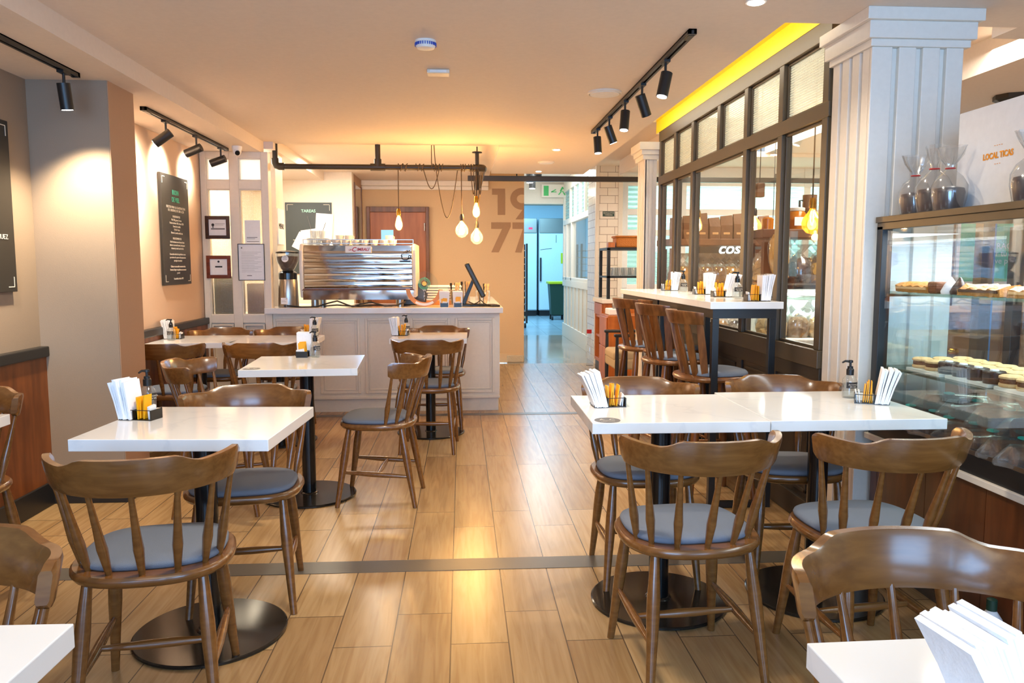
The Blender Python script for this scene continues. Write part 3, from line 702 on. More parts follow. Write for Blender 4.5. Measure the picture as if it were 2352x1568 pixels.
# ------------------------------------------------------------------ bar table and stools
for i, (ya, yb, lb) in enumerate(((3.95, 5.10, 'tall white-topped bar table on black square legs, the one beside the near window panes'), (5.104, 6.25, 'tall white-topped bar table on black square legs, the one by the far fluted pilaster'))):
    t = thing('bar_table', lb, 'table', ((1.29+1.68)/2, (ya+yb)/2, 0), 0, 'tall bar tables'); hx = .195; hy = (yb-ya)/2
    MB().box(-hx, hx, -hy, hy, 1.070, 1.107).build('tabletop', M['top'], t, bevel=.002)
    mb = MB().box(-.175, .165, -hy+.02, -hy+.055, 1.02, 1.07).box(-.175, .165, hy-.055, hy-.02, 1.02, 1.07).box(-.175, -.14, -hy+.055, hy-.055, 1.02, 1.07).box(.13, .165, -hy+.055, hy-.055, 1.02, 1.07)
    mb.build('apron_frame', M['black'], t)
    for sx in (-.175, .13):
        for sy in (-hy+.02, hy-.055): MB().box(sx, sx+.035, sy, sy+.035, 0, 1.02).build('leg', M['black'], t, bevel=.002)
    if i == 0: MB().box(-.14, .13, -hy+.02, -hy+.055, 0.004, .034).build('foot_bar', M['black'], t)
    else: MB().box(-.14, .13, hy-.055, hy-.02, 0.004, .034).build('foot_bar', M['black'], t)

def make_stool():
    t = thing('bar_stool', 'x', 'stool', group='wooden bar stools with slatted backs')
    seat = sellipse(.205, .205, 2.4, 40, nb=2.2)
    slab(MB(), seat, [(.672, .90), (.678, .97), (.690, 1), (.700, .985), (.704, .96)]).build('seat', M['stool'], t, smooth=True)
    slab(MB(), sellipse(.185, .165, 2.8, 40, cy=.02), [(.703, .95), (.708, 1), (.718, 1), (.728, .95), (.732, .6), (.733, .05)], .02).build('cushion', M['fabric'], t, smooth=True, angle=60)
    fs = {}
    for sx in (-1, 1):
        for sy in (-1, 1):
            a = Vector((sx*.12, sy*.12, .675)); b = Vector((sx*.185, sy*.185, 0)); fs[sx, sy] = (a, b)
            p, r = turned(a, b, [(0, .018), (.15, .022), (.5, .023), (.8, .017), (1, .015)]); MB().tube(p, r, 12).build('leg', M['stool'], t, smooth=True)
    def at(k, z): a, b = fs[k]; return a.lerp(b, (a.z-z)/a.z)
    for k1, k2, z in (((-1, -1), (1, -1), .20), ((-1, 1), (1, 1), .20), ((-1, -1), (-1, 1), .28), ((1, -1), (1, 1), .28)):
        p, r = turned(at(k1, z), at(k2, z), [(0, .009), (.5, .014), (1, .009)]); MB().tube(p, r, 10).build('stretcher', M['stool'], t, smooth=True)
    def plan(a): return Vector((.19*math.sin(a), -.225+.16*(1-math.cos(a)), 0))
    rings = []
    for i in range(25):
        u = i/12-1; a = u*R(68); c = plan(a); tg = (plan(a+.01)-plan(a-.01)).normalized(); nn = Vector((tg.y, -tg.x, 0))
        zb, zt = .985, 1.058-.010*abs(u)**3
        rings.append([c+nn*(w_*.011+.02*z_)+Vector((0, 0, zb+(zt-zb)*z_)) for w_, z_ in ((-1, .1), (-.7, 0), (.7, 0), (1, .1), (1, .9), (.7, 1), (-.7, 1), (-1, .9))])
    MB().rings(rings).build('crest_rail', M['stool'], t, smooth=True, angle=50)
    for u in (-.90, -.54, -.18, .18, .54, .90):
        a = u*R(68); tp = plan(a)+Vector((0, 0, .995)); bt = Vector((.155*math.sin(a*1.05), -.150+.11*(1-math.cos(a)), .70))
        rs = []
        for k in range(7):
            c = tp.lerp(bt, k/6); wd = .016+.005*math.sin(k/6*PI); tx = Vector((math.cos(a), math.sin(a), 0)); ny = Vector((-tx.y, tx.x, 0))
            rs.append([c+tx*(sx*wd)+ny*(sy*.007) for sx, sy in ((-1, -1), (1, -1), (1, 1), (-1, 1))])
        MB().rings(rs).build('back_slat', M['stool'], t, bevel=.002)
    return t
st = make_stool(); st.location = (1.375, 4.18, 0); st.rotation_euler.z = R(-84); st['label'] = 'slat-backed bar stool at the near end of the bar table, behind its leg'
dup(st, 'slat-backed wooden bar stool, second along the bar table from its near end', (1.365, 4.90, 0), R(-78))
dup(st, 'slat-backed wooden bar stool half hidden, pushed in behind its neighbours', (1.50, 5.42, 0), R(-70))
dup(st, 'slat-backed bar stool at the far end of the bar table, by the armchair', (1.37, 5.68, 0), R(-82))

# dark armchairs past the bar table
def armchair(x, y, deg, label):
    t = thing('armchair', label, 'armchair', (x, y, 0), R(deg), 'black armchairs with beige seats')
    for sx in (-.26, .26):
        for sy in (-.22, .24):
            MB().tube([(sx, sy, 0), (sx, sy, .3), (sx, sy, .62 if sy > 0 else .86)], [.016, .02, .015], 10).build('leg', M['blackpaint'], t, smooth=True)
        MB().box(sx-.024, sx+.024, -.22, .27, .615, .645).build('armrest', M['blackpaint'], t, bevel=.01)
    MB().box(-.26, .26, -.23, .26, .30, .40).build('seat_frame', M['beigefab'], t, bevel=.02)
    MB().box(-.24, .24, -.20, .27, .38, .475).build('seat', M['beigefab'], t, bevel=.035, seg=4)
    MB().box(-.25, .25, -.26, -.21, .48, .86).build('backrest', M['beigefab'], t, bevel=.02)
armchair(1.72, 7.55, 90, 'black wooden armchair with beige seat beyond the bar table')

# ------------------------------------------------------------------ service cabinet, rack, basket
t = thing('service_cabinet', 'orange wood service cabinet with open shelves and pale top by the tiled pillar', 'cabinet', (1.89, 9.4, 0))
mb = MB().box(-.21, .23, -.31, .31, .12, .16).box(-.21, .23, -.31, -.27, .16, .85).box(-.21, .23, .27, .31, .16, .85).box(.19, .23, -.27, .27, .16, .85).box(-.20, .19, -.27, .27, .42, .45).box(-.20, .19, -.27, .27, .66, .69)
mb.build('body', M['cabwood'], t, bevel=.003)
MB().box(-.225, -.20, -.26, .26, .70, .84).build('drawer', M['cabwood'], t, bevel=.004)
MB().box(-.20, .22, -.30, .30, 0, .12).build('plinth', M['blackpaint'], t)
MB().box(-.235, .25, -.335, .335, .85, .90).build('worktop', M['cream'], t, bevel=.004)
for k in range(5):
    o = MB().obox((0, 0, 0), (.16, .20, .022)).build('folded_cloth', M['paper'], None, bevel=.008); o.location = (1.80, 9.25, .172+k*.023); o.rotation_euler.z = R(-14+k*7)
    tag(o, 'folded white cloth in the low open shelf of the service cabinet', 'cloth', 'folded cloths in the service cabinet')
t = thing('side_cabinet', 'lower orange wood drawer cabinet in front of the service cabinet', 'cabinet', (1.88, 8.74, 0))
MB().box(-.26, .26, -.24, .24, 0, .74).build('body', M['cabwood'], t, bevel=.003)
MB().box(-.275, -.26, -.22, .22, .40, .72).build('drawer', M['cabwood'], t, bevel=.003); MB().box(-.275, -.26, -.22, .22, .08, .38).build('drawer', M['cabwood'], t, bevel=.003)
o = MB().obox((0, 0, .035), (.22, .26, .07)).build('serving_tray', M['paper'], None, bevel=.01); o.location = (1.76, 8.72, .742); tag(o, 'pale tray of small wares on the lower drawer cabinet', 'tray')
for k in range(3):
    o = MB().lathe([(.02, 0), (.028, .05), (.02, .07)], 14).build('salt_shaker', M['steel'], None, smooth=True); o.location = (1.72+k*.06, 8.66+.03*k, .813); tag(o, 'small shaker standing on the tray of the drawer cabinet', 'shaker', 'shakers on the tray')
t = thing('metal_rack', 'black metal shelf rack standing on the service cabinet top', 'rack', (1.98, 9.4, .90))
for sx in (-.24, .24):
    for sy in (-.26, .26): MB().box(sx-.018, sx+.018, sy-.018, sy+.018, 0, .60).build('upright', M['black'], t)
for z, h in ((.25, .022), (.58, .03)): MB().box(-.258, .258, -.278, .278, z, z+h).build('shelf', M['black'], t)
mb = MB()
for k in range(15): mb.box(.255, .258, -.27+k*.038, -.268+k*.038, .02, .58)
for k in range(14): mb.box(.255, .258, -.27, .27, .03+k*.04, .032+k*.04)
mb.build('mesh_side', M['steel'], t)
for ix in range(5):
    for iy in range(3):
        if ix == 0 and iy == 0:
            gl = MB().lathe([(.026, 0), (.032, .10), (.030, .10), (.024, .006)], 16).build('drinking_glass', M['cello'], None, smooth=True); g0 = gl
        else: gl = g0.copy(); COL.objects.link(gl)
        gl.location = (1.80+ix*.082, 9.20+iy*.12, 1.173); tag(gl, 'drinking glass on the middle shelf of the black rack', 'glass', 'glasses on the black rack')
t = thing('wicker_basket', 'orange wicker basket on top of the black rack', 'basket', (2.02, 9.36, 1.511))
MB().prism([(-.17, -.12), (.17, -.12), (.17, .12), (-.17, .12)], 0, .13).build('weave', M['wicker'], t, bevel=.02)
MB().tube([(-.175, -.125, .13), (.175, -.125, .13), (.175, .125, .13), (-.175, .125, .13)], .012, 8, closed=True).build('rim', M['wicker'], t, smooth=True)
o = MB().box(-.04, .04, -.06, .06, 0, .06).build('wooden_box', M['cabwood'], None, bevel=.004); o.location = (1.79, 9.28, 1.511); tag(o, 'small orange wooden box beside the wicker basket', 'box')
t = thing('spray_bottle', 'clear spray bottle with red nozzle beside the service cabinet', 'bottle', (1.66, 9.95, 0))
MB().lathe([(.05, 0), (.055, .25), (.02, .36), (.02, .42)], 14).build('bottle_body', M['clear'], t, smooth=True); MB().box(-.04, .02, -.015, .015, .42, .47).build('nozzle', M['redink'], t)
bpy.data.objects['spray_bottle'].location.z = .0

# ------------------------------------------------------------------ kitchen beyond
for x0, lb in ((1.02, 'tall pale fridge with a small red display seen through the doorway'), (1.99, 'tall pale fridge with scribbled marks seen through the doorway')):
    t = thing('fridge', lb, 'fridge', (x0+.46, 20.3, 0), 0, 'kitchen fridges')
    MB().box(-.46, .46, -.33, .4, .14, 2.5).build('body', M['fridge'], t, bevel=.02)
    MB().box(-.45, .45, -.37, -.33, .16, 2.1).build('door', M['fridge'], t, bevel=.015)
    MB().box(-.45, .45, -.36, -.33, 2.13, 2.5).build('head_panel', M['steel'], t, bevel=.01)
    MB().box(-.44, -.40, -.40, -.37, .9, 1.5).build('handle', M['black'], t); MB().box(-.44, .44, -.3, .35, 0, .14).build('plinth', M['black'], t)
    if x0 < 1.5:
        MB().box(.24, .34, -.366, -.36, 2.22, 2.27).build('display', mat('red_display', rgb(150, 20, 60), .3, emit=(1, .05, .2, 1), estr=.6), t)
    else:
        MB().obox((-.02, -.372, 1.98), (.012, .004, .2)).obox((.2, -.372, 1.95), (.012, .004, .22), 0, 0, .3).obox((-.28, -.372, 1.72), (.3, .004, .012), 0, 0, -.12).build('marker_scribble', M['ink'], t)
        MB().box(.10, .26, -.376, -.37, 1.35, 1.62).build('note', M['lime'], t)
t = thing('waste_bin', 'dark green wheeled bin with yellow rim in the kitchen', 'bin', (2.30, 18.6, 0))
MB().rings([[(x*s, y*s, z) for x, y in ((-.2, -.25), (.2, -.25), (.2, .25), (-.2, .25))] for z, s in ((.12, .8), (.86, 1.05))]).build('body', M['binblue'], t, bevel=.01)
MB().box(-.24, .24, -.29, .29, .86, .92).build('rim', M['lime'], t, bevel=.01)
for sx in (-.14, .14):
    for sy in (-.18, .18): MB().tube([(sx-.02, sy, .06), (sx+.02, sy, .06)], .06, 14).build('caster', M['black'], t)
def tray_rack(x, y, lb):
    t = thing('tray_rack', lb, 'rack', (x, y, 0), 0, 'kitchen tray racks')
    for sx in (-.25, .25):
        for sy in (-.3, .3): MB().box(sx-.02, sx+.02, sy-.02, sy+.02, .1, 1.75).build('upright', M['black'], t)
    for k in range(11): MB().box(-.25, .25, -.3, .3, .2+k*.14, .215+k*.14).build('tray', M['steel' if k % 3 else 'biscuit'], t)
    for sx in (-.22, .22): MB().tube([(sx-.02, -.28, .05), (sx+.02, -.28, .05)], .05, 12).build('caster', M['black'], t)
tray_rack(1.10, 16.4, 'black tray rack at the doorway edge beside the wall with the big numerals')
tray_rack(2.62, 16.0, 'black tray rack seen through the white framed corridor window')
for k, (x, y) in enumerate(((1.10, 11.2), (1.05, 12.0), (1.17, 12.9))):
    t = thing('corridor_spotlight', 'black cylinder spotlight hanging from the corridor ceiling', 'spotlight', (x, y, 2.84), 0, 'corridor spotlights')
    MB().tube([(0, 0, 0), (0, 0, -.05)], .01).build('stem', M['black'], t); MB().tube([(0, 0, -.05), (0, 0, -.28)], .055, 20).build('housing', M['black'], t, smooth=True)
    MB().tube([(0, 0, -.279), (0, 0, -.284)], .046, 20).build('lens', M['lens'], t)
    point('corridor_spotlight_light', (x, y, 2.5), 6, (1, .95, .88), .04)

# ------------------------------------------------------------------ counter
t = thing('service_counter', 'cream panelled service counter carrying the espresso machine', 'counter', (0, 0, 0))
mb = MB().box(-1.70, .335, 6.88, 7.55, .12, .88).box(-.30, .335, 7.55, 9.2, .12, .88)
mb.build('body', M['cream'], t)
MB().box(-1.70, .325, 6.895, 7.5, 0, .12).box(-.28, .32, 7.5, 9.2, 0, .12).build('plinth', M['cream'], t)
MB().box(-1.70, .336, 6.868, 6.88, .115, .14).build('base_moulding', M['cream'], t, bevel=.004)
MB().box(-1.70, .362, 6.80, 7.6, .88, .93).box(-.34, .362, 7.6, 9.25, .88, .93).build('worktop', M['top'], t, bevel=.003)
for k in range(5):
    x0 = -1.645+k*.396; x1 = x0+.352
    mb = MB().frame(x0, x1, .165, .835, .022, 6.868, 6.882).frame(x0+.03, x1-.03, .195, .805, .012, 6.872, 6.881)
    mb.build('moulded_panel', M['cream'], t, bevel=.004)
mb = MB(); mb.box(.333, .345, 7.05, 8.0, .165, .187).box(.333, .345, 7.05, 8.0, .81, .835).box(.333, .345, 7.05, 7.07, .187, .81).box(.333, .345, 7.98, 8.0, .187, .81)
mb.build('moulded_panel', M['cream'], t, bevel=.004)

# glazed screen beside the counter
t = thing('glazed_screen', 'tall cream screen cabinet with textured glass panes between the wall and the counter', 'cabinet', (0, 0, 0))
xa, xb, ya, yb = -2.215, -1.645, 6.85, 6.95
mb = MB().box(xa, xa+.05, ya, yb, 0, 2.26).box(xb-.06, xb, ya, yb, 0, 2.26).box(-1.97, -1.895, ya, yb, 0, 2.26)
for z0, z1 in ((2.205, 2.26), (1.945, 2.02), (.80, .87), (0, .16)): mb.box(xa+.05, -1.97, ya, yb, z0, z1).box(-1.895, xb-.06, ya, yb, z0, z1)
mb.build('frame', M['cream'], t, bevel=.004)
for x0, x1 in ((xa+.05, -1.97), (-1.895, xb-.06)):
    MB().box(x0, x1, ya+.03, yb-.02, .16, .80).build('lower_panel', M['cream'], t)
    MB().frame(x0+.005, x1-.005, .18, .79, .015, ya-.006, ya+.032).build('moulding', M['cream'], t, bevel=.003)
    MB().box(x0, x1, ya+.045, ya+.050, 2.02, 2.205).build('glass_pane', M['opal'], t)
    MB().box(x0, x1, ya+.045, ya+.050, .87, 1.945).build('glass_pane', M['waffle'], t)
    MB().frame(x0, x1, .87, 1.945, .008, ya+.015, ya+.045).frame(x0, x1, 2.02, 2.205, .008, ya+.015, ya+.045).build('bead', M['cream'], t)
# things behind the screen glass
o = MB().box(-2.17, -1.965, 6.96, 7.09, .861, 1.20).build('storage_crate', M['binblue'], None, bevel=.02); tag(o, 'dark green crate seen blurred behind the textured glass', 'crate')
o = MB().box(-2.44, -1.715, 6.955, 7.5, .80, .86).build('rear_shelf', M['cream'], None); tag(o, 'pale shelf board behind the textured glass screen', 'shelf')
o = MB().box(-1.885, -1.72, 6.96, 7.09, .861, 1.14).build('paper_carton', M['kraft'], None, bevel=.01); tag(o, 'brown carton seen blurred behind the lowest textured pane', 'carton')
struct(MB().box(-1.71, -1.656, 7.16, 7.44, .93, 2.30), 'trim_15', M['cream'])

def framed(name, label, cx, cz, w_, h_, fw, fm, y=6.838, group=None, lines=True, thin=.012):
    t = thing(name, label, 'picture frame', (cx, y, cz), 0, group)
    MB().frame(-w_/2, w_/2, -h_/2, h_/2, fw, -thin, 0).build('frame', fm, t, bevel=.002)
    MB().box(-w_/2+fw, w_/2-fw, -.004, 0, -h_/2+fw, h_/2-fw).build('paper_sheet', M['paper'], t)
    return t
t = framed('framed_certificate', 'dark brown framed certificate with a pin logo on the glazed screen', -2.078, 1.62, .205, .195, .03, M['frame_dark'])
mb = MB().lathe([(.012, 0), (.012, .001)], 16).xform(Matrix.Translation((-.038, -.006, .022)) @ Matrix.Rotation(PI/2, 4, 'X')); mb.obox((-.038, -.0055, .006), (.008, .001, .02)); mb.build('pin_logo', M['ink'], t)
MB().box(-.055, .06, -.0055, -.004, -.018, -.006).build('grey_band', M['greyink'], t); MB().box(-.02, .06, -.0055, -.004, .03, .033).box(-.02, .05, -.0055, -.004, .02, .022).build('print_lines', M['greyink'], t)
t = framed('framed_certificate', 'reddish brown framed certificate with a round seal, the lower frame on the glazed screen', -2.080, 1.284, .205, .195, .03, M['frame_red'])
mb = MB().lathe([(.009, 0), (.009, .001)], 14).xform(Matrix.Translation((0, -.006, .046)) @ Matrix.Rotation(PI/2, 4, 'X')); mb.box(-.03, .03, -.0055, -.004, -.004, .008).box(-.025, .025, -.006, -.0054, -.002, .006); mb.build('seal', M['ink'], t)
t = framed('framed_permit', 'thin black framed permit sheet full of small print on the glazed screen', -1.803, 1.325, .225, .315, .006, M['black'])
mb = MB()
for k in range(13): mb.box(-.085, .085-.03*(k % 3), -.0052, -.004, .085-k*.014, .0865-k*.014)
mb.box(-.085, -.075, -.0052, -.004, .115, .130).box(-.04, .0, -.0052, -.004, -.118, -.112); mb.build('print_lines', M['greyink'], t)
o = MB().box(-.065, .065, -.002, 0, -.10, .10).build('notice_sheet', M['paper'], None); o.location = (-1.80, 6.89, 1.585); tag(o, 'white notice sheet taped behind the textured pane above the permit', 'notice')
MB().box(-.05, .04, -.0035, -.002, -.05, -.045).box(-.05, .02, -.0035, -.002, -.06, -.057).box(-.05, .055, -.0035, -.002, -.085, -.08).build('print_lines', M['greyink'], o)
t = thing('menu_card', 'narrow white card hung on the edge beside the glazed screen', 'card', (-1.655, 7.3, 1.65))
MB().box(-.001, .008, -.12, .12, -.16, .16).build('card', M['paper'], t); text_mesh('MENU', .07, M['ink'], 'lettering', t, mat4=TPX(.010, 0, -.02))

# ------------------------------------------------------------------ espresso machine
t = thing('espresso_machine', 'large chrome espresso machine with ribbed back panel and white cheeks on the counter', 'coffee machine', (-.92, 7.03, .93))
def zprof(z): return -.010*math.sin(max(0, min(1, (z-.15)/.40))*PI)
rings = []; NR = 92
for i in range(NR+1):
    z = .165+(.545-.165)*i/NR
    k = (z-.165)/.325
    rib = .0034*abs(math.sin(k*6*PI*.98)) if k < 1 else 0
    rings.append([(-.475+.95*j/30, zprof(z)-rib*(1-.15*abs(j-15)/15)-.014*math.sin(PI*j/30)-.0012*math.sin(PI*j/7.5+z*14), z) for j in range(31)])
vs = [p for r in rings for p in r]; fs = [(i*31+j, i*31+j+1, (i+1)*31+j+1, (i+1)*31+j) for i in range(NR) for j in range(30)]
MB().add(vs, fs).build('ribbed_back_panel', M['mirror'], t, smooth=True, angle=80)
MB().box(-.48, .48, .01, .52, .07, .545).build('body', M['steel'], t, bevel=.01)
for s in (-1, 1):
    poly = [(-.005, .08), (-.03, .2), (-.045, .36), (-.03, .50), (.02, .56), (.50, .56), (.53, .3), (.50, .08)]
    x0, x1 = (.48, .515) if s > 0 else (-.515, -.48)
    MB().rings([[(x0, y, z) for y, z in poly], [(x1, y, z) for y, z in poly]]).build('side_cheek', M['ceramic'], t, bevel=.012, seg=3)
MB().box(-.50, .50, -.02, .0, .145, .162).build('trim_strip', M['doorframe'], t, bevel=.003)
MB().rings([[(-.49, -.012, .062), (.49, -.012, .062), (.49, .0, .062), (-.49, .0, .062)], [(-.49, -.016, .145), (.49, -.016, .145), (.49, 0, .145), (-.49, 0, .145)]]).build('lower_panel', M['mirror'], t)
for x in (-.40, .36): MB().tube([(x, .06, 0), (x, .06, .07)], .035, 18).build('foot', M['steel'], t, smooth=True)
for x in (-.40, .36): MB().tube([(x, .44, 0), (x, .44, .07)], .035, 18).build('foot', M['steel'], t, smooth=True)
pl = MB().box(-.105, .125, -.052, -.046, .478, .538).build('logo_plate', M['ceramic'], t, bevel=.004)
text_mesh('LA', .022, M['redink'], 'lettering', pl, shear=.3, mat4=TY(-.063, -.053, .498), offset=.0006)
text_mesh('C', .054, M['redink'], 'lettering', pl, shear=.3, mat4=TY(-.032, -.053, .491), offset=.001); text_mesh('IMBALI', .036, M['redink'], 'lettering', pl, shear=.3, mat4=TY(.048, -.053, .497), offset=.0008)
cp = MB().tube([(.385, -.041, .462), (.392, -.041, .430), (.405, -.041, .418), (.435, -.041, .418), (.447, -.041, .430), (.453, -.041, .465), (.385, -.041, .465)], .0042, 6)
cp.tube([(.453, -.041, .457), (.468, -.041, .455), (.466, -.041, .438), (.450, -.041, .432)], .004, 6).tube([(.366, -.042, .408), (.472, -.042, .408)], .004, 6).tube([(.375, -.042, .401), (.462, -.042, .401)], .003, 6)
for k in range(2): cp.tube([(.40+k*.025, -.032, .480), (.415+k*.025, -.032, .488), (.42+k*.025, -.032, .492), (.442+k*.02, -.032, .502)], .0025, 6)
cp.build('cup_emblem', M['ink'], t, smooth=True)
MB().frame(-.49, .49, .56, .60, .006, .03, .035).build('cup_rail', M['steel'], t)
# cups and tumblers on the machine
cup = None
CX = [-.30, -.21, -.125, -.035, .045, .13, .215, .295]
for i, x in enumerate(CX):
    lb = 'white ceramic cup on top of the espresso machine'
    if cup is None:
        cup = thing('coffee_cup', lb, 'cup', (0, 0, 0), 0, 'white cups on the espresso machine')
        MB().lathe([(.024, 0), (.036, .018), (.040, .052), (.037, .052), (.033, .02), (.018, .008)], 22).build('bowl', M['ceramic'], cup, smooth=True)
        MB().tube([(.036, 0, .044), (.056, 0, .040), (.054, 0, .020), (.036, 0, .014)], .0045, 8).build('handle', M['ceramic'], cup, smooth=True)
        c = cup
    else: c = copy_tree(cup)
    c.location = (-.92+x, 7.16, 1.476); c.rotation_euler.z = R(200+i*13)
for j in range(2):
    for x in (-.20, -.115, .255):
        c = copy_tree(cup); c.location = (-.92+x, 7.30, 1.476+j*.045); c.rotation_euler.z = R(40)
tb = None
for j, row in enumerate(((-.44, -.375, -.31), (-.41, -.345))):
    for x in row:
        for y in (7.14, 7.22):
            if tb is None: tb = MB().lathe([(.024, 0), (.031, .066), (.029, .066), (.022, .005)], 18).build('glass_tumbler', M['cello'], None, smooth=True); c = tb
            else: c = tb.copy(); COL.objects.link(c)
            c.location = (-.92+x, y, 1.476+j*.067); tag(c, 'clear glass tumbler stacked on top of the espresso machine', 'glass', 'tumblers on the espresso machine')
# grinder
t = thing('coffee_grinder', 'steel coffee grinder with a hopper full of beans beside the glazed screen', 'grinder', (-1.535, 7.0, .93))
MB().lathe([(.088, 0), (.090, .01), (.082, .24), (.080, .245)], 28).build('body', M['steel'], t, smooth=True)
MB().lathe([(.080, .245), (.080, .30), (.060, .318), (.045, .322)], 28).build('collar', M['blackgloss'], t, smooth=True)
MB().lathe([(.045, .322), (.060, .335), (.092, .40), (.100, .455), (.100, .475)], 28).build('hopper', M['clear'], t, smooth=True)
MB().lathe([(.040, .323), (.056, .338), (.086, .402), (.093, .445), (.03, .450)], 28).build('coffee_beans', M['coffee'], t, smooth=True)
MB().lathe([(.103, .473), (.103, .485), (.05, .497), (.01, .500)], 28).build('lid', M['blackgloss'], t, smooth=True)
bd = MB().lathe([(.030, 0), (.030, .002)], 24).xform(Matrix.Translation((0, -.094, .425)) @ Matrix.Rotation(R(78), 4, 'X')).build('round_badge', M['paper'], t)
text_mesh('lacimbali', .011, M['ink'], 'lettering', bd, mat4=TY(0, -.0975, .418))
lb = MB().box(-.045, .012, -.0905, -.087, .03, .085).build('rating_label', M['paper'], t)
text_mesh('CE', .010, M['ink'], 'lettering', lb, mat4=TY(.002, -.091, .072)); MB().box(-.04, -.01, -.0912, -.0905, .06, .062).box(-.04, .0, -.0912, -.0905, .05, .052).box(-.04, .0, -.0912, -.0905, .042, .043).build('print_lines', M['greyink'], lb)
MB().box(-.02, .0, -.100, -.085, .005, .022).build('socket', M['black'], t)
# cables
o = MB().tube([(-1.53, 6.905, .945), (-1.40, 6.89, .934), (-1.28, 6.93, .934), (-1.18, 6.96, .965), (-1.10, 6.95, .985), (-1.02, 6.93, .955), (-.96, 6.92, .934), (-.90, 6.95, .955), (-.80, 6.95, .972), (-.68, 6.93, .940), (-.58, 6.93, .945), (-.50, 6.97, .975)], .007, 8).build('power_cable', M['rubber'], None, smooth=True)
tag(o, 'black power cable looping under the espresso machine', 'cable')
o = MB().tube([(-1.22, 6.96, .938), (-1.1, 6.93, .950), (-1.0, 6.98, .938), (-.9, 6.94, .938), (-.78, 6.99, .945), (-.62, 6.95, .938)], .006, 8).build('power_cable', M['rubber'], None, smooth=True)
tag(o, 'second black cable lying flat below the espresso machine', 'cable')
# stand with acrylic disc
t = thing('acrylic_sign', 'orange cradle holding a clear round sign with teal rings on the counter', 'sign', (-.335, 7.02, .93))
mb = MB(); rs = []
for k in range(25):
    a = R(182+k*7.2); rs.append([(r*math.cos(a), y, .165+r*math.sin(a)) for r, y in ((.165, -.012), (.165, .012), (.128, .012), (.128, -.012))])
MB().rings(rs).build('cradle', M['orangeacr'], t)
MB().lathe([(.125, -.002), (.125, .002)], 48).xform(Matrix.Translation((0, 0.01, .19)) @ Matrix.Rotation(PI/2-.12, 4, 'X')).build('disc', M['pane'], t)
mb = MB()
for r in (.052, .044, .034): mb.tube([(r*math.cos(2*PI*k/40), -.004, .205+r*math.sin(2*PI*k/40)) for k in range(40)], .0022, 6, closed=True)
mb.build('teal_rings', M['tealink'], t, smooth=True)
MB().lathe([(.020, 0), (.020, .002)], 24).xform(Matrix.Translation((0, -.004, .205)) @ Matrix.Rotation(PI/2, 4, 'X')).build('yellow_dot', M['yellow'], t)
rs = []
for k in range(11):
    a = R(238+k*6.5); rs.append([(r*math.cos(a), y, .165+r*math.sin(a)) for r, y in ((.158, -.0145), (.158, -.012), (.136, -.012), (.136, -.0145))])
MB().rings(rs).build('white_strip', M['paper'], t)
text_mesh('W\nI\nF\nI', .03, M['paper'], 'lettering', t, mat4=TY(0, -.006, .135))
# register area
t = thing('touch_terminal', 'dark touch screen terminal leaning on its stand on the counter', 'screen', (.13, 7.10, .93))
MB().obox((-.01, 0, .235), (.045, .30, .34), 0, 0, R(-27)).build('screen', M['gunmetal'], t, bevel=.012, seg=3)
MB().rings([[(-.02, -.05, .28), (.0, -.05, .26), (.0, .05, .26), (-.02, .05, .28)], [(-.13, -.06, .03), (-.10, -.06, .01), (-.10, .06, .01), (-.13, .06, .03)]]).build('stand', M['black'], t, bevel=.004)
MB().box(-.15, .08, -.10, .10, 0, .018).build('foot', M['black'], t, bevel=.005)
o = MB().tube([(.08, 7.0, .94), (.14, 6.96, .965), (.17, 6.92, .99), (.20, 6.90, .96), (.24, 6.95, .937), (.20, 7.0, .937), (.12, 6.93, .95), (.06, 6.94, .975)], .005, 8).build('terminal_cable', M['rubber'], None, smooth=True); tag(o, 'tangled black cable in front of the touch terminal', 'cable')
t = thing('card_reader', 'slim grey card reader lying at the end of the counter', 'card reader', (.275, 6.98, .93), R(20))
MB().box(-.04, .04, -.09, .09, 0, .018).build('body', M['black'], t, bevel=.005)
mb = MB()
for i in range(4):
    for j in range(5): mb.box(-.03+i*.017, -.018+i*.017, -.05+j*.022, -.036+j*.022, .018, .021)
mb.build('keypad', M['steel'], t)
for i, (x, y, r, h, mt, nm, lb) in enumerate((( -.07, 7.30, .05, .17, 'cello', 'straw_jar', 'glass jar of straws with dark tips behind the terminal'), (.03, 7.34, .05, .18, 'cello', 'cutlery_jar', 'glass jar of wooden stirrers behind the touch terminal'), (.20, 7.42, .07, .16, 'cello', 'cookie_jar', 'rounded glass jar beyond the touch terminal'))):
    t = thing(nm, lb, 'jar', (x, y, .93))
    MB().lathe([(r*.9, 0), (r, .01), (r, h*.75), (r*.85, h*.85)], 20).build('jar_glass', M[mt], t, smooth=True)
    for k in range(5): MB().tube([(r*.5*math.cos(k*1.3), r*.5*math.sin(k*1.3), .01), (r*.8*math.cos(k*1.3), r*.8*math.sin(k*1.3), h*1.05)], .008, 6).tube([(r*.8*math.cos(k*1.3), r*.8*math.sin(k*1.3), h*1.05), (r*.85*math.cos(k*1.3), r*.85*math.sin(k*1.3), h*1.2)], .012, 6).build('stick', M['black'] if k % 2 else M['biscuit'], t)
for k in range(6):
    o = MB().box(-.16, .16, -.12, .12, 0, .018).build('paper_tray', M['paper'], None, bevel=.003); o.location = (-.17+.006*(k % 3), 7.42, .93+.04+k*.024); tag(o, 'pale paper tray in the pile behind the round clear sign', 'tray', 'pile of paper trays on the counter')
o = MB().box(-.17, .17, -.13, .13, 0, .04).build('tray_holder', M['orangeacr'], None, bevel=.004); o.location = (-.17, 7.42, .93); tag(o, 'orange holder below the pile of paper trays', 'holder')
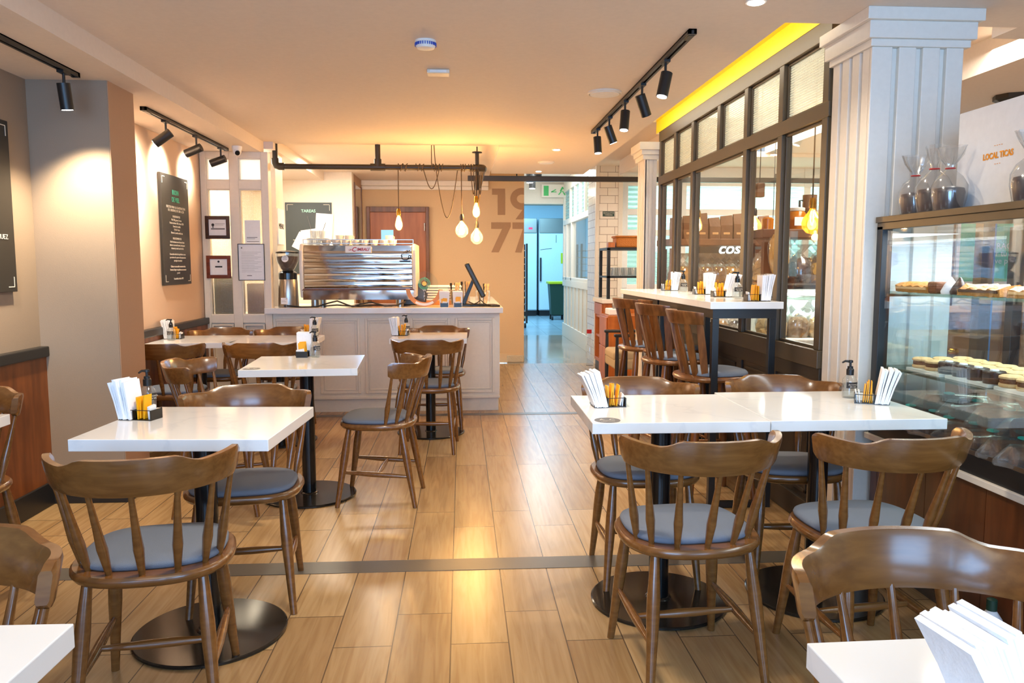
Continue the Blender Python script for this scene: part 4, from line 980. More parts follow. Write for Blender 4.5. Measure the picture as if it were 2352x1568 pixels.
o = MB().box(-.24, .0, 0, .30, 0, .20).build('till_box', M['gunmetal'], None, bevel=.01); o.location = (-.33, 7.25, .93); tag(o, 'dark grey till box behind the clear round sign', 'till')

# ------------------------------------------------------------------ boards
def corner_marks(mb, w_, h_, s=.05, t_=.004, m=.025):
    for sx in (-1, 1):
        for sz in (-1, 1):
            x = sx*(w_/2-m); z = sz*(h_/2-m)
            mb.box(min(x, x-sx*s), max(x, x-sx*s), -.0015, 0, z-t_/2, z+t_/2); mb.box(x-t_/2, x+t_/2, -.0015, 0, min(z, z-sz*s), max(z, z-sz*s))
    return mb
t = thing('recipe_board', 'tall black recipe board with teal heading on the peach wall under the spotlights', 'board', (-2.195, 6.20, 1.565), R(90))
MB().box(-.285, .285, -.0, .022, -.415, .415).build('board_panel', M['board'], t, bevel=.002)
corner_marks(MB(), .57, .83).build('corner_lines', M['chalk'], t)
text_mesh('BUDIN', .050, M['tealink'], 'heading', t, mat4=TY(0, -.002, .270), xs=.9, offset=.001); text_mesh('DE MIEL', .050, M['tealink'], 'heading', t, mat4=TY(0, -.002, .215), xs=.9, offset=.001)
z = .165
for ln, s in (('RECETA PARA LA ELABORACION', .023), ('DE 2 BUDINES DE 500 G C/U', .023), ('', 0), ('INGREDIENTES', .020), ('Miel 250 gramos 2 tazas', .019), ('Harina leudante 500, Azucar 250', .019), ('Esencia de vainilla', .019), ('Te frio 1 taza', .019), ('Huevos 3, aceite media taza', .019), ('', 0), ('PROCEDIMIENTO', .020), ('Batir los huevos con el azucar hasta', .018), ('obtener una mezcla suave, incorporar', .018), ('el aceite y la miel con el te frio', .018), ('', 0), ('Se mezclan todos los ingredientes secos', .018), ('y se vierten de a poco en la preparacion', .018), ('sin dejar de revolver', .018), ('', 0), ('Colocar en un molde enmantecado y', .018), ('hornear, luego se espolvorea con azucar', .018), ('y servir', .018), ('', 0), ('Luisa de los Andes 1977', .018)):
    if ln: text_mesh(ln, s*1.15, M['chalk'], 'text_line', t, mat4=TY(0, -.002, z))
    z -= .0245 if ln else .020
t = thing('wall_board', 'black wall board cropped by the picture edge above the wainscot', 'board', (-2.235, 3.78, 1.585), R(90))
MB().box(-.29, .29, 0, .025, -.42, .42).build('board_panel', M['board'], t, bevel=.002)
corner_marks(MB(), .58, .84).build('corner_lines', M['chalk'], t)
for k, s in enumerate(('TORTA DE NUEZ', 'con', 'crema')): text_mesh(s, .034, M['chalk'], 'text_line', t, mat4=TY(.10, -.002, -.16-k*.045))
t = thing('task_board', 'grey task board covered with loose white papers on the bright back wall', 'board', (-1.808, 9.445, 1.62))
MB().box(-.272, .272, -.012, 0, -.42, .42).build('board_panel', M['boardgrey'], t)
corner_marks(MB(), .544, .84, .07).xform(Matrix.Translation((0, -.012, 0))).build('corner_lines', M['chalk'], t)
text_mesh('TAREAS', .048, mat('pale_teal_lettering', rgb(170, 226, 208), .6), 'heading', t, mat4=TY(-.0, -.014, .305), offset=.001)
MB().obox((.18, -.016, .14), (.20, .002, .30), 0, 0, R(4)).build('pinned_paper', M['paper'], t)
MB().obox((.05, -.014, -.02), (.26, .002, .26), 0, 0, R(-8)).obox((-.06, -.0150, -.06), (.22, .002, .20), 0, 0, R(28)).build('pinned_paper', M['paper'], t)
MB().obox((.19, -.018, -.14), (.17, .002, .20), 0, 0, R(2)).build('pinned_paper', M['paper'], t)
MB().obox((.17, -.0185, .10), (.006, .002, .18), 0, 0, R(20)).obox((-.04, -.0185, -.11), (.18, .002, .006), 0, 0, R(-22)).obox((.12, -.0195, -.06), (.22, .002, .005)).build('pen_strokes', M['ink'], t)
MB().tube([(-.01, -.02, .26), (.025, -.022, .12), (.02, -.022, -.03)], .003, 6).build('cord', M['greyink'], t)
MB().obox((-.17, -.0135, -.02), (.03, .002, .006)).obox((-.22, -.0135, -.15), (.02, .002, .008)).build('chalk_marks', M['chalk'], t)

# ------------------------------------------------------------------ ceiling things
def spot(name_label, x, y, zc, d, power, col=(1, .90, .74), size=75, group='black track spotlights', on=True, ln=.125):
    """a cylinder spotlight hanging from a rail; d is its aim direction"""
    t = thing('track_spotlight', name_label, 'spotlight', (x, y, zc), 0, group)
    d = Vector(d).normalized(); piv = Vector((0, 0, -.085))
    MB().box(-.016, .016, -.035, .035, -.012, 0).build('adapter', M['black'], t); MB().tube([(0, 0, -.01), (0, 0, -.085)], .007, 10).build('stem', M['black'], t, smooth=True)
    a = piv-d*ln*.30+Vector((.0, 0, -.01)); b = a+d*ln
    MB().tube([a, b], .030, 24).build('housing', M['black'], t, smooth=True)
    MB().tube([b+d*.0005, b+d*.002], .025, 24).build('lens', M['lens'] if on else M['blackgloss'], t)
    l = bpy.data.lights.new('spot_beam', 'SPOT'); l.energy = power; l.color = col; l.spot_size = R(size); l.spot_blend = 1 if size > 140 else .7; l.shadow_soft_size = .025
    o = bpy.data.objects.new('spot_beam', l); COL.objects.link(o); o.parent = t; o.location = b+d*.012; o.rotation_euler = d.to_track_quat('-Z', 'Y').to_euler()
    return t
def rail(label, x, y0, y1, z):
    t = thing('track_rail', label, 'rail', (x, (y0+y1)/2, z), 0, 'black lighting tracks'); h = (y1-y0)/2
    MB().box(-.018, -.006, -h, h, -.022, 0).box(.006, .018, -h, h, -.022, 0).box(-.018, .018, -h, h, -.006, 0).box(-.018, .018, -h, -h+.02, -.024, 0).box(-.018, .018, h-.02, h, -.024, 0).build('profile', M['black'], t)
    MB().box(-.012, .012, -h+.02, -h+.10, -.026, -.006).build('feed', M['gunmetal'], t)
rail('black lighting track on the ceiling beside the yellow soffit', 1.05, 3.56, 6.23, 2.36)
rail('black lighting track above the wainscot, cropped by the picture edge', -1.93, 1.8, 4.15, 2.26)
rail('black lighting track over the peach wall with the recipe board', -1.93, 4.97, 6.66, 2.26)
for k, (y, d, pw, on) in enumerate(((4.03, (-.22, -.10, -1), 55, True), (4.55, (.42, .25, -1), 55, False), (5.02, (-.10, -.16, -1), 55, True), (5.55, (.40, .1, -1), 55, True), (6.03, (.05, -.1, -1), 50, True))):
    spot('black cylinder spotlight on the track beside the yellow soffit, '+('first and largest', 'second, tilted towards the windows', 'third, pointing down', 'fourth, tilted', 'fifth, at the far end')[k], 1.05, y, 2.338, d, pw, on=on)
spot('black cylinder spotlight pointing straight down in front of the grey column', -1.93, 4.02, 2.238, (.03, .16, -1), 80, col=(1, .84, .60), size=112)
spot('black cylinder spotlight barely in view at the picture edge, aimed at the wall', -1.93, 3.30, 2.238, (-.5, .1, -1), 60, size=95)
spot('black cylinder spotlight over the peach wall, the one beside the column', -1.93, 5.33, 2.238, (-.75, -.05, -.55), 150, size=165)
spot('black cylinder spotlight over the peach wall, middle of three', -1.93, 5.92, 2.238, (-1, .10, -.40), 26, size=100)
spot('black cylinder spotlight over the peach wall, next to the glazed screen', -1.93, 6.50, 2.238, (-1, .05, -.35), 20, size=100)

# pipe frame above the counter
t = thing('pipe_frame', 'black iron pipe frame hung from the ceiling over the counter', 'pipe', (0, 7.06, 0))
PX0, PX1, PZ = -1.63, .19, 2.165
MB().tube([(PX0+.06, 0, PZ), (PX1-.05, 0, PZ)], .024, 18).build('cross_pipe', M['gunmetal'], t, smooth=True)
for x in (PX0, -.735): MB().tube([(x, 0, PZ+.05), (x, 0, 2.395)], .024, 18).build('drop_pipe', M['gunmetal'], t, smooth=True)
for x in (PX0, -.735): MB().lathe([(.055, 0), (.055, .008), (.03, .012)], 24).xform(Matrix.Translation((x, 0, 2.399)) @ Matrix.Rotation(PI, 4, 'X')).build('flange', M['gunmetal'], t, smooth=True)
MB().tube([(PX0, 0, PZ+.07), (PX0, 0, PZ+.03), (PX0+.012, 0, PZ+.008), (PX0+.035, 0, PZ), (PX0+.08, 0, PZ)], .032, 18).build('elbow', M['gunmetal'], t, smooth=True)
MB().tube([(-.735, 0, PZ), (-.735, 0, PZ+.07)], .032, 18).tube([(-.80, 0, PZ), (-.67, 0, PZ)], .032, 18).build('tee', M['gunmetal'], t, smooth=True)
MB().tube([(PX1-.08, 0, PZ), (PX1-.02, 0, PZ), (PX1+.005, .012, PZ), (PX1+.012, .04, PZ), (PX1+.012, .10, PZ)], .032, 18).build('elbow', M['gunmetal'], t, smooth=True)
MB().tube([(PX1+.012, .08, PZ), (PX1+.012, 1.6, PZ)], .024, 16).build('return_pipe', M['gunmetal'], t, smooth=True)
MB().tube([(PX1-.045, .02, PZ), (PX1-.045, .02, 2.30)], .018, 14).lathe([(.045, 2.30), (.045, 2.308)], 20, (PX1-.045, .02, 0)).tube([(PX1-.045, .02, PZ), (PX1-.045, .02, 1.97)], .020, 14).build('post', M['gunmetal'], t, smooth=True)
MB().tube([(PX1-.045, .02, 2.30), (PX1-.045, .02, 2.355)], .006, 8).build('threaded_rod', M['gunmetal'], t)

def bulb(label, x, y, z, kind, cord, power, group=None):
    """z is the top of the lamp holder"""
    t = thing('pendant_bulb', label, 'pendant lamp', (x, y, z), 0, group)
    MB().tube([(0, 0, 0), (0, 0, -.025), (0, 0, -.06)], [.014, .020, .019], 16).build('lamp_holder', M['brass'] if kind != 'globe' else M['gunmetal'], t, smooth=True)
    if kind == 'drop': pr = [(.013, -.06), (.018, -.075), (.030, -.125), (.033, -.15), (.026, -.175), (.010, -.19), (.002, -.192)]
    else: pr = [(.014, -.06), (.020, -.075), (.050, -.115), (.058, -.145), (.052, -.175), (.030, -.20), (.004, -.208)]
    MB().lathe(list(reversed(pr)), 26).build('glass_bulb', M['amber'] if kind == 'amber' else M['bulb'], t, smooth=True, angle=180)
    MB().tube([(-.006, 0, -.075), (-.009, 0, -.13), (-.003, 0, -.155), (.003, 0, -.155), (.009, 0, -.13), (.006, 0, -.075)], .0030, 6).build('filament', M['filament'], t, smooth=True)
    MB().tube([Vector(p)-Vector((x, y, z)) for p in cord], .0045, 8).build('cord', M['cord'], t, smooth=True)
    if power:
        l = bpy.data.lights.new('bulb_glow', 'POINT'); l.energy = power; l.color = (1, .58, .22); l.shadow_soft_size = .03
        o = bpy.data.objects.new('bulb_glow', l); COL.objects.link(o); o.parent = t; o.location = (0, -.0, -.135)
    return t
Y7 = 7.03
def wrap(x0, n, pitch=.03, r=.032, y=7.06, z=PZ):
    return [(x0+pitch*k/8, y+r*math.sin(2*PI*k/8), z+r*math.cos(2*PI*k/8)) for k in range(n*8+1)]
def sag(a, b, dz, n=12):
    a, b = Vector(a), Vector(b)
    return [a.lerp(b, k/n)+Vector((0, 0, -dz*math.sin(PI*k/n))) for k in range(n+1)]
bulb('drop-shaped glowing filament bulb hanging in front of the wooden door', -.555, Y7, 1.80, 'drop', [(-.555, Y7, 1.80), (-.555, Y7, 2.13)]+wrap(-.555, 2, .04), 17)
bulb('round glowing globe bulb on a twisted cord, over the touch terminal', .005, Y7, 1.755, 'globe', [(.005, Y7, 1.755), (.003, Y7, 2.13)]+wrap(.0, 2, .02), 17)
bulb('glowing bulb hanging high on the pipe end, in front of the beige wall', .135, Y7, 1.915, 'drop', [(.135, Y7, 1.915), (.14, Y7, 2.12)], 17)
bulb('lowest glowing bulb below the pipe end, beside the globe bulb', .142, 7.22, 1.70, 'globe', [(.142, 7.22, 1.70), (.20, 7.2, 2.142)], 14)
o = MB().tube(wrap(-.40, 2, .035)+sag((-.33, 7.03, 2.14), (-.19, 7.03, 2.15), .17)+wrap(-.25, 3, .03), .004, 7).build('looped_cord', M['cord'], None, smooth=True); tag(o, 'brown cord looped round the middle of the iron pipe', 'cord')
t = thing('ceiling_rose', 'dark ceiling rose with twin cords feeding the pendant bulbs', 'ceiling rose', (-.255, 7.06, 2.40))
MB().lathe([(.048, 0), (.048, -.010), (.015, -.018)], 24).build('canopy', M['gunmetal'], t, smooth=True)
MB().tube([(-.005, -.01, -.01), (-.005, -.04, -.2), (.0, -.045, -.25)], .004, 7).tube([(.015, 0, -.01), (.03, -.04, -.22)]+[Vector((.035, -.04, -.24))]+[p-Vector((-.255, 7.06, 2.40)) for p in sag((-.215, 7.02, 2.1), (-.03, 7.02, 2.14), .40, 18)], .004, 7).build('cord', M['cord'], t, smooth=True)
for k in range(4):
    o = MB().tube(wrap(.07+.022*k, 1, .02)+sag((.09+.022*k, 7.03, 2.12), (.13+.018*k, 7.05, 2.10), .18+.06*(k % 3)), .004, 7).build('looped_cord', M['cord'], None, smooth=True); tag(o, 'brown cord bundled at the pipe end above the glowing bulbs', 'cord', 'cords bundled at the pipe end')

def disc_light(name, lb, cat, x, y, z, r, m, h=.012):
    t = thing(name, lb, cat, (x, y, z)); MB().lathe([(r*.8, 0), (r, -h*.4), (r, -h), (r*.9, -h*1.3)], 36).build('ring', M['ceil'] if m != 'sp' else M['cream'], t, smooth=True)
    return t
t = thing('smoke_detector', 'round white smoke detector with blue slotted band on the ceiling', 'smoke detector', (-.164, 3.83, 2.36))
MB().lathe([(.050, 0), (.052, -.010), (.052, -.012)], 32).build('base', M['white'], t, smooth=True)
mb = MB()
for k in range(28): a = 2*PI*k/28; mb.obox((.049*math.cos(a), .049*math.sin(a), -.019), (.006, .004, .013), a)
mb.build('slotted_band', mat('blue_grille', rgb(60, 90, 190), .5), t)
MB().lathe([(.046, -.012), (.047, -.026), (.040, -.036), (.01, -.040)], 32).build('cap', M['white'], t, smooth=True)
t = thing('emergency_lamp', 'small flat cream rectangular lamp on the ceiling behind the smoke detector', 'ceiling fixture', (-.12, 4.40, 2.36))
MB().box(-.062, .062, -.045, .045, -.022, 0).build('housing', M['cream'], t, bevel=.006); MB().box(-.045, .045, -.048, -.044, -.018, -.006).build('diffuser', M['paper'], t)
for x, y, r, lb in ((.888, 4.86, .105, 'large round ceiling grille half hidden by the lighting track'), (.877, 8.1, .085, 'small round ceiling grille near the sliding rail')):
    t = thing('ceiling_grille', lb, 'ceiling vent', (x, y, 2.36)); MB().lathe([(r, 0), (r, -.010), (r*.93, -.014), (r*.90, -.006), (.01, -.008)], 40).build('ring', M['cream'], t, smooth=True)
    MB().lathe([(r*.88, -.006), (r*.86, -.016), (.01, -.020)], 40).build('mesh_cover', M['white'], t, smooth=True)
for x, y, pw, lb in ((1.198, 3.19, 34, 'bright recessed downlight glaring at the top of the picture'), (.879, 7.23, 26, 'bright recessed downlight beyond the far end of the track'), (.877, 8.88, 12, 'small recessed downlight close to the sliding rail')):
    t = thing('downlight', lb, 'ceiling light', (x, y, 2.36)); MB().lathe([(.042, 0), (.042, -.004), (.034, -.005)], 28).build('trim_ring', M['white'], t, smooth=True)
    MB().lathe([(.032, -.0045), (.032, -.007)], 28).build('lens', M['lens'], t)
    l = bpy.data.lights.new('downlight_beam', 'SPOT'); l.energy = pw; l.color = (1, .86, .66); l.spot_size = R(130); l.spot_blend = .8; l.shadow_soft_size = .035
    o = bpy.data.objects.new('downlight_beam', l); COL.objects.link(o); o.parent = t; o.location = (0, 0, -.012)
for x, y, z, lb in ((-1.815, 6.55, 2.26, 'white dome camera beside the end of the lighting track'), (-1.70, 9.25, 2.40, 'white dome camera above the grey task board')):
    t = thing('dome_camera', lb, 'security camera', (x, y, z)); s = 1 if y < 8 else 1.0
    MB().lathe([(.040, 0), (.040, -.022), (.034, -.030)], 28).build('base', M['white'], t, smooth=True)
    MB().lathe([(.034, -.028), (.034, -.045), (.026, -.066), (.008, -.076)], 28).build('dome', M['white'], t, smooth=True)
    MB().tube([(.01, -.020, -.052), (.014, -.040, -.060)], .019, 20).build('lens', M['blackgloss'], t, smooth=True)

# ------------------------------------------------------------------ pastry display case
t = thing('pastry_case', 'glass pastry display case with brown metal frame on a dark wood base', 'display case', (0, 0, 0))
CX0, CX1, CY0, CY1 = 1.765, 2.40, .75, 3.22
for x in (CX0, CX1-.045):
    for y in (CY1-.045, CY0): MB().box(x, x+.045, y, y+.045, .60, 1.46).build('post', M['black'], t, bevel=.002)
mb = MB().box(CX0-.005, CX1, CY0, CY1+.005, 1.475, 1.50).box(CX0, CX0+.03, CY0, CY1, 1.445, 1.475).box(CX1-.03, CX1, CY0, CY1, 1.445, 1.475)
mb.build('top_frame', M['bronze'], t, bevel=.002)
MB().box(CX0-.012, CX1, CY0-.01, CY1+.01, .548, .572).build('white_ledge', M['cream'], t, bevel=.002)
MB().box(CX0+.002, CX1, CY0, CY1, .572, .64).build('deck', M['black'], t)
MB().box(CX0+.004, CX0+.012, CY0, CY1, .64, .655).build('front_rail', M['steel'], t)
MB().box(CX0+.012, CX0+.018, CY0+.02, CY1-.02, .655, 1.46).build('front_glass', M['casepane'], t)
MB().box(CX0+.03, CX1-.03, CY1-.014, CY1-.008, .65, 1.46).build('end_glass', M['casepane'], t)
MB().box(CX1-.02, CX1-.014, CY0+.03, CY1-.03, .65, 1.46).build('rear_glass', M['casepane'], t)
for z in (1.178, .862): MB().box(CX0+.03, CX1-.05, CY0+.03, CY1-.03, z, z+.010).build('glass_shelf', M['gshelf'], t)
for z in (1.166, .850):
    MB().box(CX0+.03, CX1-.05, CY1-.06, CY1-.045, z, z+.012).build('shelf_bracket', M['bronze'], t)
y = CY0; k = 0
mb = MB()
while y < CY1-.01:
    y2 = min(y+.345, CY1); mb.box(CX0+.02, CX0+.05, y+.0015, y2-.0015, .09, .548); y = y2
mb.box(CX0+.05, CX1, CY0, CY1, .05, .548)
mb.build('wooden_base', M['baseb'], t)
MB().box(CX0+.05, CX1, CY0, CY1, 0, .09).build('plinth', M['blackpaint'], t)
lt = area('case_light', (2.05, 2.0, 1.435), (0, 0, 0), .3, 2.2, 30, (.92, .96, 1))
# pastries on the top shelf
for k, (y, mt, lb) in enumerate(((3.03, 'pastry', 'long golden nut pastry at the column end of the top glass shelf'), (2.62, 'pastry', 'crumbly layered pastry bar in the middle of the top glass shelf'), (2.36, 'pastry', 'filled golden pastry bar further along the top glass shelf'), (2.10, 'cake', 'filled brown pastry bar at the near end of the top glass shelf'))):
    w2 = .115; pts = []
    mb = MB(); rs = []
    for i in range(13):
        yy = -w2+2*w2*i/12; h = .034+.006*math.sin(i*2.3+k)
        rs.append([(x, yy, z) for x, z in ((-.04, 0), (-.045, h*.7), (-.02, h+.004*math.sin(i*3.1)), (.03, h+.004*math.cos(i*2.1)), (.045, h*.7), (.04, 0))])
    o = mb.rings(rs).jitter(.003, k).build('pastry_bar', M[mt], None, smooth=True, angle=60); o.location = (1.855, y, 1.1885); tag(o, lb, 'pastry')
    f = MB().box(-.047, -.030, -w2*.9, w2*.9, .012, .022).build('filling', M['choc' if k % 2 else 'biscuit'], o)
for k, (y, mt, lb) in enumerate(((2.895, 'cake', 'dark chocolate loaf slice between the pastries'), (2.83, 'meringue', 'white peaked meringue cone on the top glass shelf'), (2.775, 'choc', 'brown chocolate cone beside the meringue'))):
    if k == 0: o = MB().box(-.035, .035, -.03, .03, 0, .045).build('chocolate_slice', M[mt], None, bevel=.008)
    else: o = MB().lathe([(.032, 0), (.034, .01), (.022, .035), (.004, .062), (.001, .064)], 20).build('meringue_cone' if k == 1 else 'chocolate_cone', M[mt], None, smooth=True)
    o.location = (1.85, y, 1.1885); tag(o, lb, 'sweet')
# trays of sandwich biscuits and chocolate cakes on the lower shelf
for k, (x, y, w_, d_, lb) in enumerate(((1.92, 2.92, .20, .22, 'white tray of pale sandwich biscuits near the column end of the case'), (1.93, 2.67, .20, .24, 'white tray of chocolate tartlets and biscuits on the lower shelf'), (1.93, 2.40, .20, .24, 'white tray with iced sandwich biscuits nearer the picture edge'), (1.93, 2.12, .20, .24, 'white tray of biscuits mostly cropped by the picture edge'))):
    o = MB().box(-w_/2, w_/2, -d_/2, d_/2, 0, .012).frame(-w_/2, w_/2, 0, .001, .001, -.001, .001).build('white_tray', M['tray'], None, bevel=.003); o.location = (x-.01, y, .8725); tag(o, lb, 'tray')
BIS = CHO = None
for x in (1.86, 1.945, 2.03):
    for k in range(11):
        y = 3.0-k*.085
        choc = x < 1.9 and k in (2, 3, 4, 5)
        if choc:
            if CHO is None:
                c = thing('chocolate_tartlet', 'round chocolate tartlet on a tray on the lower glass shelf', 'tartlet', (0, 0, 0), 0, 'chocolate tartlets in the case')
                MB().lathe([(.034, 0), (.037, .012), (.037, .04), (.033, .044), (.01, .045)], 24).build('shell', M['choc'], c, smooth=True); MB().lathe([(.015, .0445), (.013, .049), (.003, .050)], 12).build('crumb_topping', M['meringue'], c); CHO = c
            else: c = copy_tree(CHO)
        else:
            if BIS is None:
                c = thing('sandwich_biscuit', 'round pale sandwich biscuit with dark filling on the lower glass shelf', 'biscuit', (0, 0, 0), 0, 'sandwich biscuits in the case')
                MB().lathe([(.034, 0), (.038, .006), (.037, .012), (.033, .013)], 24).build('lower_biscuit', M['biscuit'], c, smooth=True)
                MB().lathe([(.033, .013), (.035, .02), (.033, .028)], 24).build('filling', M['cake'], c, smooth=True)
                MB().lathe([(.033, .028), (.038, .030), (.038, .036), (.030, .041), (.004, .043)], 24).build('upper_biscuit', M['biscuit'], c, smooth=True); BIS = c
            else: c = copy_tree(BIS)
        c.location = (x, y, .885)
# wrapped loaves on the deck
def wrapped(label, loc, rz, ry=0, scale=1.0, first=[None]):
    if first[0] is None:
        t = thing('wrapped_loaf', label, 'cake', group='cellophane wrapped loaf cakes in the case'); first[0] = t
        MB().rings([[(x, y*s, .005+z*s) for y, z in ((-.04, 0), (-.048, .03), (-.03, .055), (0, .062), (.03, .055), (.048, .03), (.04, 0))] for x, s in ((-.11, .7), (-.10, .95), (0, 1), (.10, .95), (.11, .7))]).build('loaf', M['cake'], t, smooth=True)
        rs = []
        for i in range(15):
            x = -.16+.32*i/14; k = abs(x)/.16; s = 1.10-.0*k if abs(x) < .115 else 1.10*(1-(k-.72)/.28*.75); fl = .003*math.sin(i*5)
            rs.append([(x, y*s+fl, .003+max(0, z)*s) for y, z in ((-.04, 0), (-.050, .03), (-.03, .058), (0, .066), (.03, .058), (.050, .03), (.04, 0))])
        MB().rings(rs).build('wrapper', M['cello'], t, smooth=True)
        MB().lathe([(.020, 0), (.020, .001)], 20).xform(Matrix.Translation((-.02, -.012, .075)) @ Matrix.Rotation(R(8), 4, 'X')).build('teal_sticker', M['tealdot'], t)
        c = t
    else: c = copy_tree(first[0])
    c.location = loc; c.rotation_euler = (0, ry, rz); c['label'] = label; return c
for j, x in enumerate((1.89, 2.13)):
    for k in range(9):
        wrapped('cellophane wrapped loaf cake with teal sticker lying on the floor of the pastry case', (x+.02*(k % 2), 3.08-k*.125, .641+.0*j), R(-24+5*(k % 3)))
for k in range(6):
    wrapped('wrapped loaf cake with teal sticker in the upper layer on the case floor', (1.99, 2.98-k*.17, .706), R(-30+7*(k % 3)))

# on top of the case
def gift_bag(label, x, y, z, s=1., rz=0, first=[None]):
    if first[0] is None:
        t = thing('cellophane_cake_bag', label, 'bagged cake', group='cellophane bags of dark cake on the display case'); first[0] = t
        MB().lathe([(.040, 0), (.043, .01), (.050, .060), (.046, .075), (.02, .082)], 22).build('cake', M['choc'], t, smooth=True)
        rs = []; N = 26
        for z_, r in ((0, .046), (.05, .056), (.085, .055), (.115, .040), (.135, .016), (.145, .012), (.155, .018), (.185, .040), (.215, .052)):
            rs.append([((r+(.006 if z_ > .15 else .0015)*math.sin(k*4+z_*60))*math.cos(2*PI*k/N), (r+(.006 if z_ > .15 else .0015)*math.cos(k*3))*math.sin(2*PI*k/N)*(1 if z_ < .15 else .55), z_) for k in range(N)])
        vs = [p for r in rs for p in r]; fs = [(i*N+j, i*N+(j+1) % N, (i+1)*N+(j+1) % N, (i+1)*N+j) for i in range(len(rs)-1) for j in range(N)]
        MB().add(vs, fs).build('bag', M['cello'], t, smooth=True)
        MB().tube([(.015*math.cos(a), .015*math.sin(a),   .142) for a in [2*PI*k/12 for k in range(12)]], .0018, 6, closed=True).build('tie', M['redink'], t)
        c = t
    else: c = copy_tree(first[0])
    c.location = (x, y, z); c.scale = (s, s, s); c.rotation_euler.z = rz; c['label'] = label
gift_bag('cellophane bag of dark cake on the case top, closest to the fluted column', 1.84, 3.08, 1.501, 1.1)
gift_bag('cellophane bag of dark cake on the case top, tallest, between two others', 1.85, 2.97, 1.501, 1.2, 1)
gift_bag('cellophane bag of dark cake on the case top, next to the white box', 1.83, 2.84, 1.501, 1.1, 2)
gift_bag('cellophane bag of dark cake in front of the white box at the picture edge', 1.83, 2.42, 1.501, 1.05, 3)
t = thing('white_carton', 'large white carton with small orange print on top of the display case', 'box', (2.06, 2.66, 1.501))
MB().box(-.16, .16, -.25, .25, 0, .37).build('carton', M['paper'], t, bevel=.004)
text_mesh('LOCAL TICAS', .030, M['orangeink'], 'print', t, mat4=TNX(-.1615, .02, .175), offset=.001, xs=.85); text_mesh('- - - -', .02, M['orangeink'], 'print', t, mat4=TNX(-.1615, .02, .215)); text_mesh('- - -', .02, M['orangeink'], 'print', t, mat4=TNX(-.1615, .02, .150))
o = MB().lathe([(.03, 0), (.03, .05), (.038, .052), (.038, .075)], 18).build('black_jar', M['black'], None, smooth=True); o.location = (2.02, 3.0, 1.501); tag(o, 'black lidded jar behind the bagged cakes on the display case', 'jar')
o = o.copy(); COL.objects.link(o); o.location = (2.02, 3.0, 1.577); tag(o, 'black lid piece stacked on the jar behind the bagged cakes', 'jar')

# ------------------------------------------------------------------ bakery room
def hutch(label, x0, x1, y0, y1, top, shelves):
    t = thing('wooden_hutch', label, 'shelf unit', ((x0+x1)/2, (y0+y1)/2, 0)); hx, hy = (x1-x0)/2, (y1-y0)/2
    for sx in (-hx, hx-.07):
        for sy in (-hy, hy-.05): MB().box(sx, sx+.07, sy, sy+.05, 0, top-.09).build('post', M['hutch'], t)
    MB().box(-hx-.02, hx+.02, -hy-.02, hy+.02, top-.06, top).build('top_board', M['hutch'], t, bevel=.004)
    for z in shelves: MB().box(-hx, hx, -hy, hy, z-.03, z).build('shelf', M['hutch'], t)
    MB().box(-hx, hx, -hy, hy, 0, .12).build('plinth', M['hutch'], t)
hutch('brown wooden hutch with kraft bags along its top, seen through the middle panes', 2.0, 3.05, 7.35, 7.8, 1.55, (1.12, .62))
hutch('brown wooden hutch nearer the window with jars on top, seen through the near panes', 2.12, 2.78, 5.35, 5.75, 1.55, (1.17, .6))
BAG = None
def kraft_bag(x, y, z, s, label, mt, group, name='snack_bag', clear=True, cat='bag'):
    """a filled cellophane bag: a full lower body and a gathered top"""
    t = thing(name, label, cat, (x, y, z), random.uniform(-.4, .4), group)
    rng = random.Random(int(x*977+y*331+z*77)); N = 14
    hb = .11*s
    rs = []
    for zz, r in ((0, .8), (.14, .95), (.28, 1.0), (.42, .96), (.56, 1.0), (.7, .95), (.84, .85), (.94, .7), (1.0, .4)):
        rs.append([((r*.062*s+rng.uniform(-.006, .006))*math.cos(2*PI*k/N), (r*.045*s+rng.uniform(-.005, .005))*math.sin(2*PI*k/N), zz*hb) for k in range(N)])
    MB().rings(rs).jitter(.0055*s, int(x*99)).build('contents', M[mt], t)
    if clear:
        rs = []
        for zz, r in ((0, .9), (.6, 1.12), (1.0, .95), (1.3, .5), (1.42, .25), (1.55, .5), (1.85, .9)):
            rs.append([((r*.064*s+rng.uniform(-.003, .003))*math.cos(2*PI*k/N), (r*.046*s+rng.uniform(-.003, .003))*math.sin(2*PI*k/N), zz*hb) for k in range(N)])
        vs = [p for r in rs for p in r]; fs = [(i*N+j, i*N+(j+1) % N, (i+1)*N+(j+1) % N, (i+1)*N+j) for i in range(len(rs)-1) for j in range(N)]
        MB().add(vs, fs).build('cellophane', M['cello'], t, smooth=True)
    return t
for k in range(8):
    t = thing('kraft_packet', 'brown kraft packet in the row on top of the far hutch', 'bag', (2.10+k*.125, 7.55, 1.55), R(-8+5*(k % 4)), 'kraft packets on the far hutch')
    h = .21+.02*((k*7) % 3); MB().rings([[(-.055, -.05, 0), (.055, -.05, 0), (.055, .05, 0), (-.055, .05, 0)], [(-.058, -.045, h*.6), (.058, -.045, h*.6), (.058, .045, h*.6), (-.058, .045, h*.6)], [(-.058, -.006, h), (.058, -.006, h+.01), (.058, .006, h+.01), (-.058, .006, h)]]).build('packet', M['kraft'], t, bevel=.004)
    MB().box(-.03, .03, -.0515, -.047, .05, .07).build('print_band', M['biscuit'], t)
for k in range(8):
    for j in range(2):
        kraft_bag(2.14+k*.118, 7.44+j*.19, 1.121, 1.45, 'cellophane bag of brown cookies on the middle shelf of the far hutch', 'cookie' if (k+j) % 4 else 'golden', 'cookie bags on the far hutch')
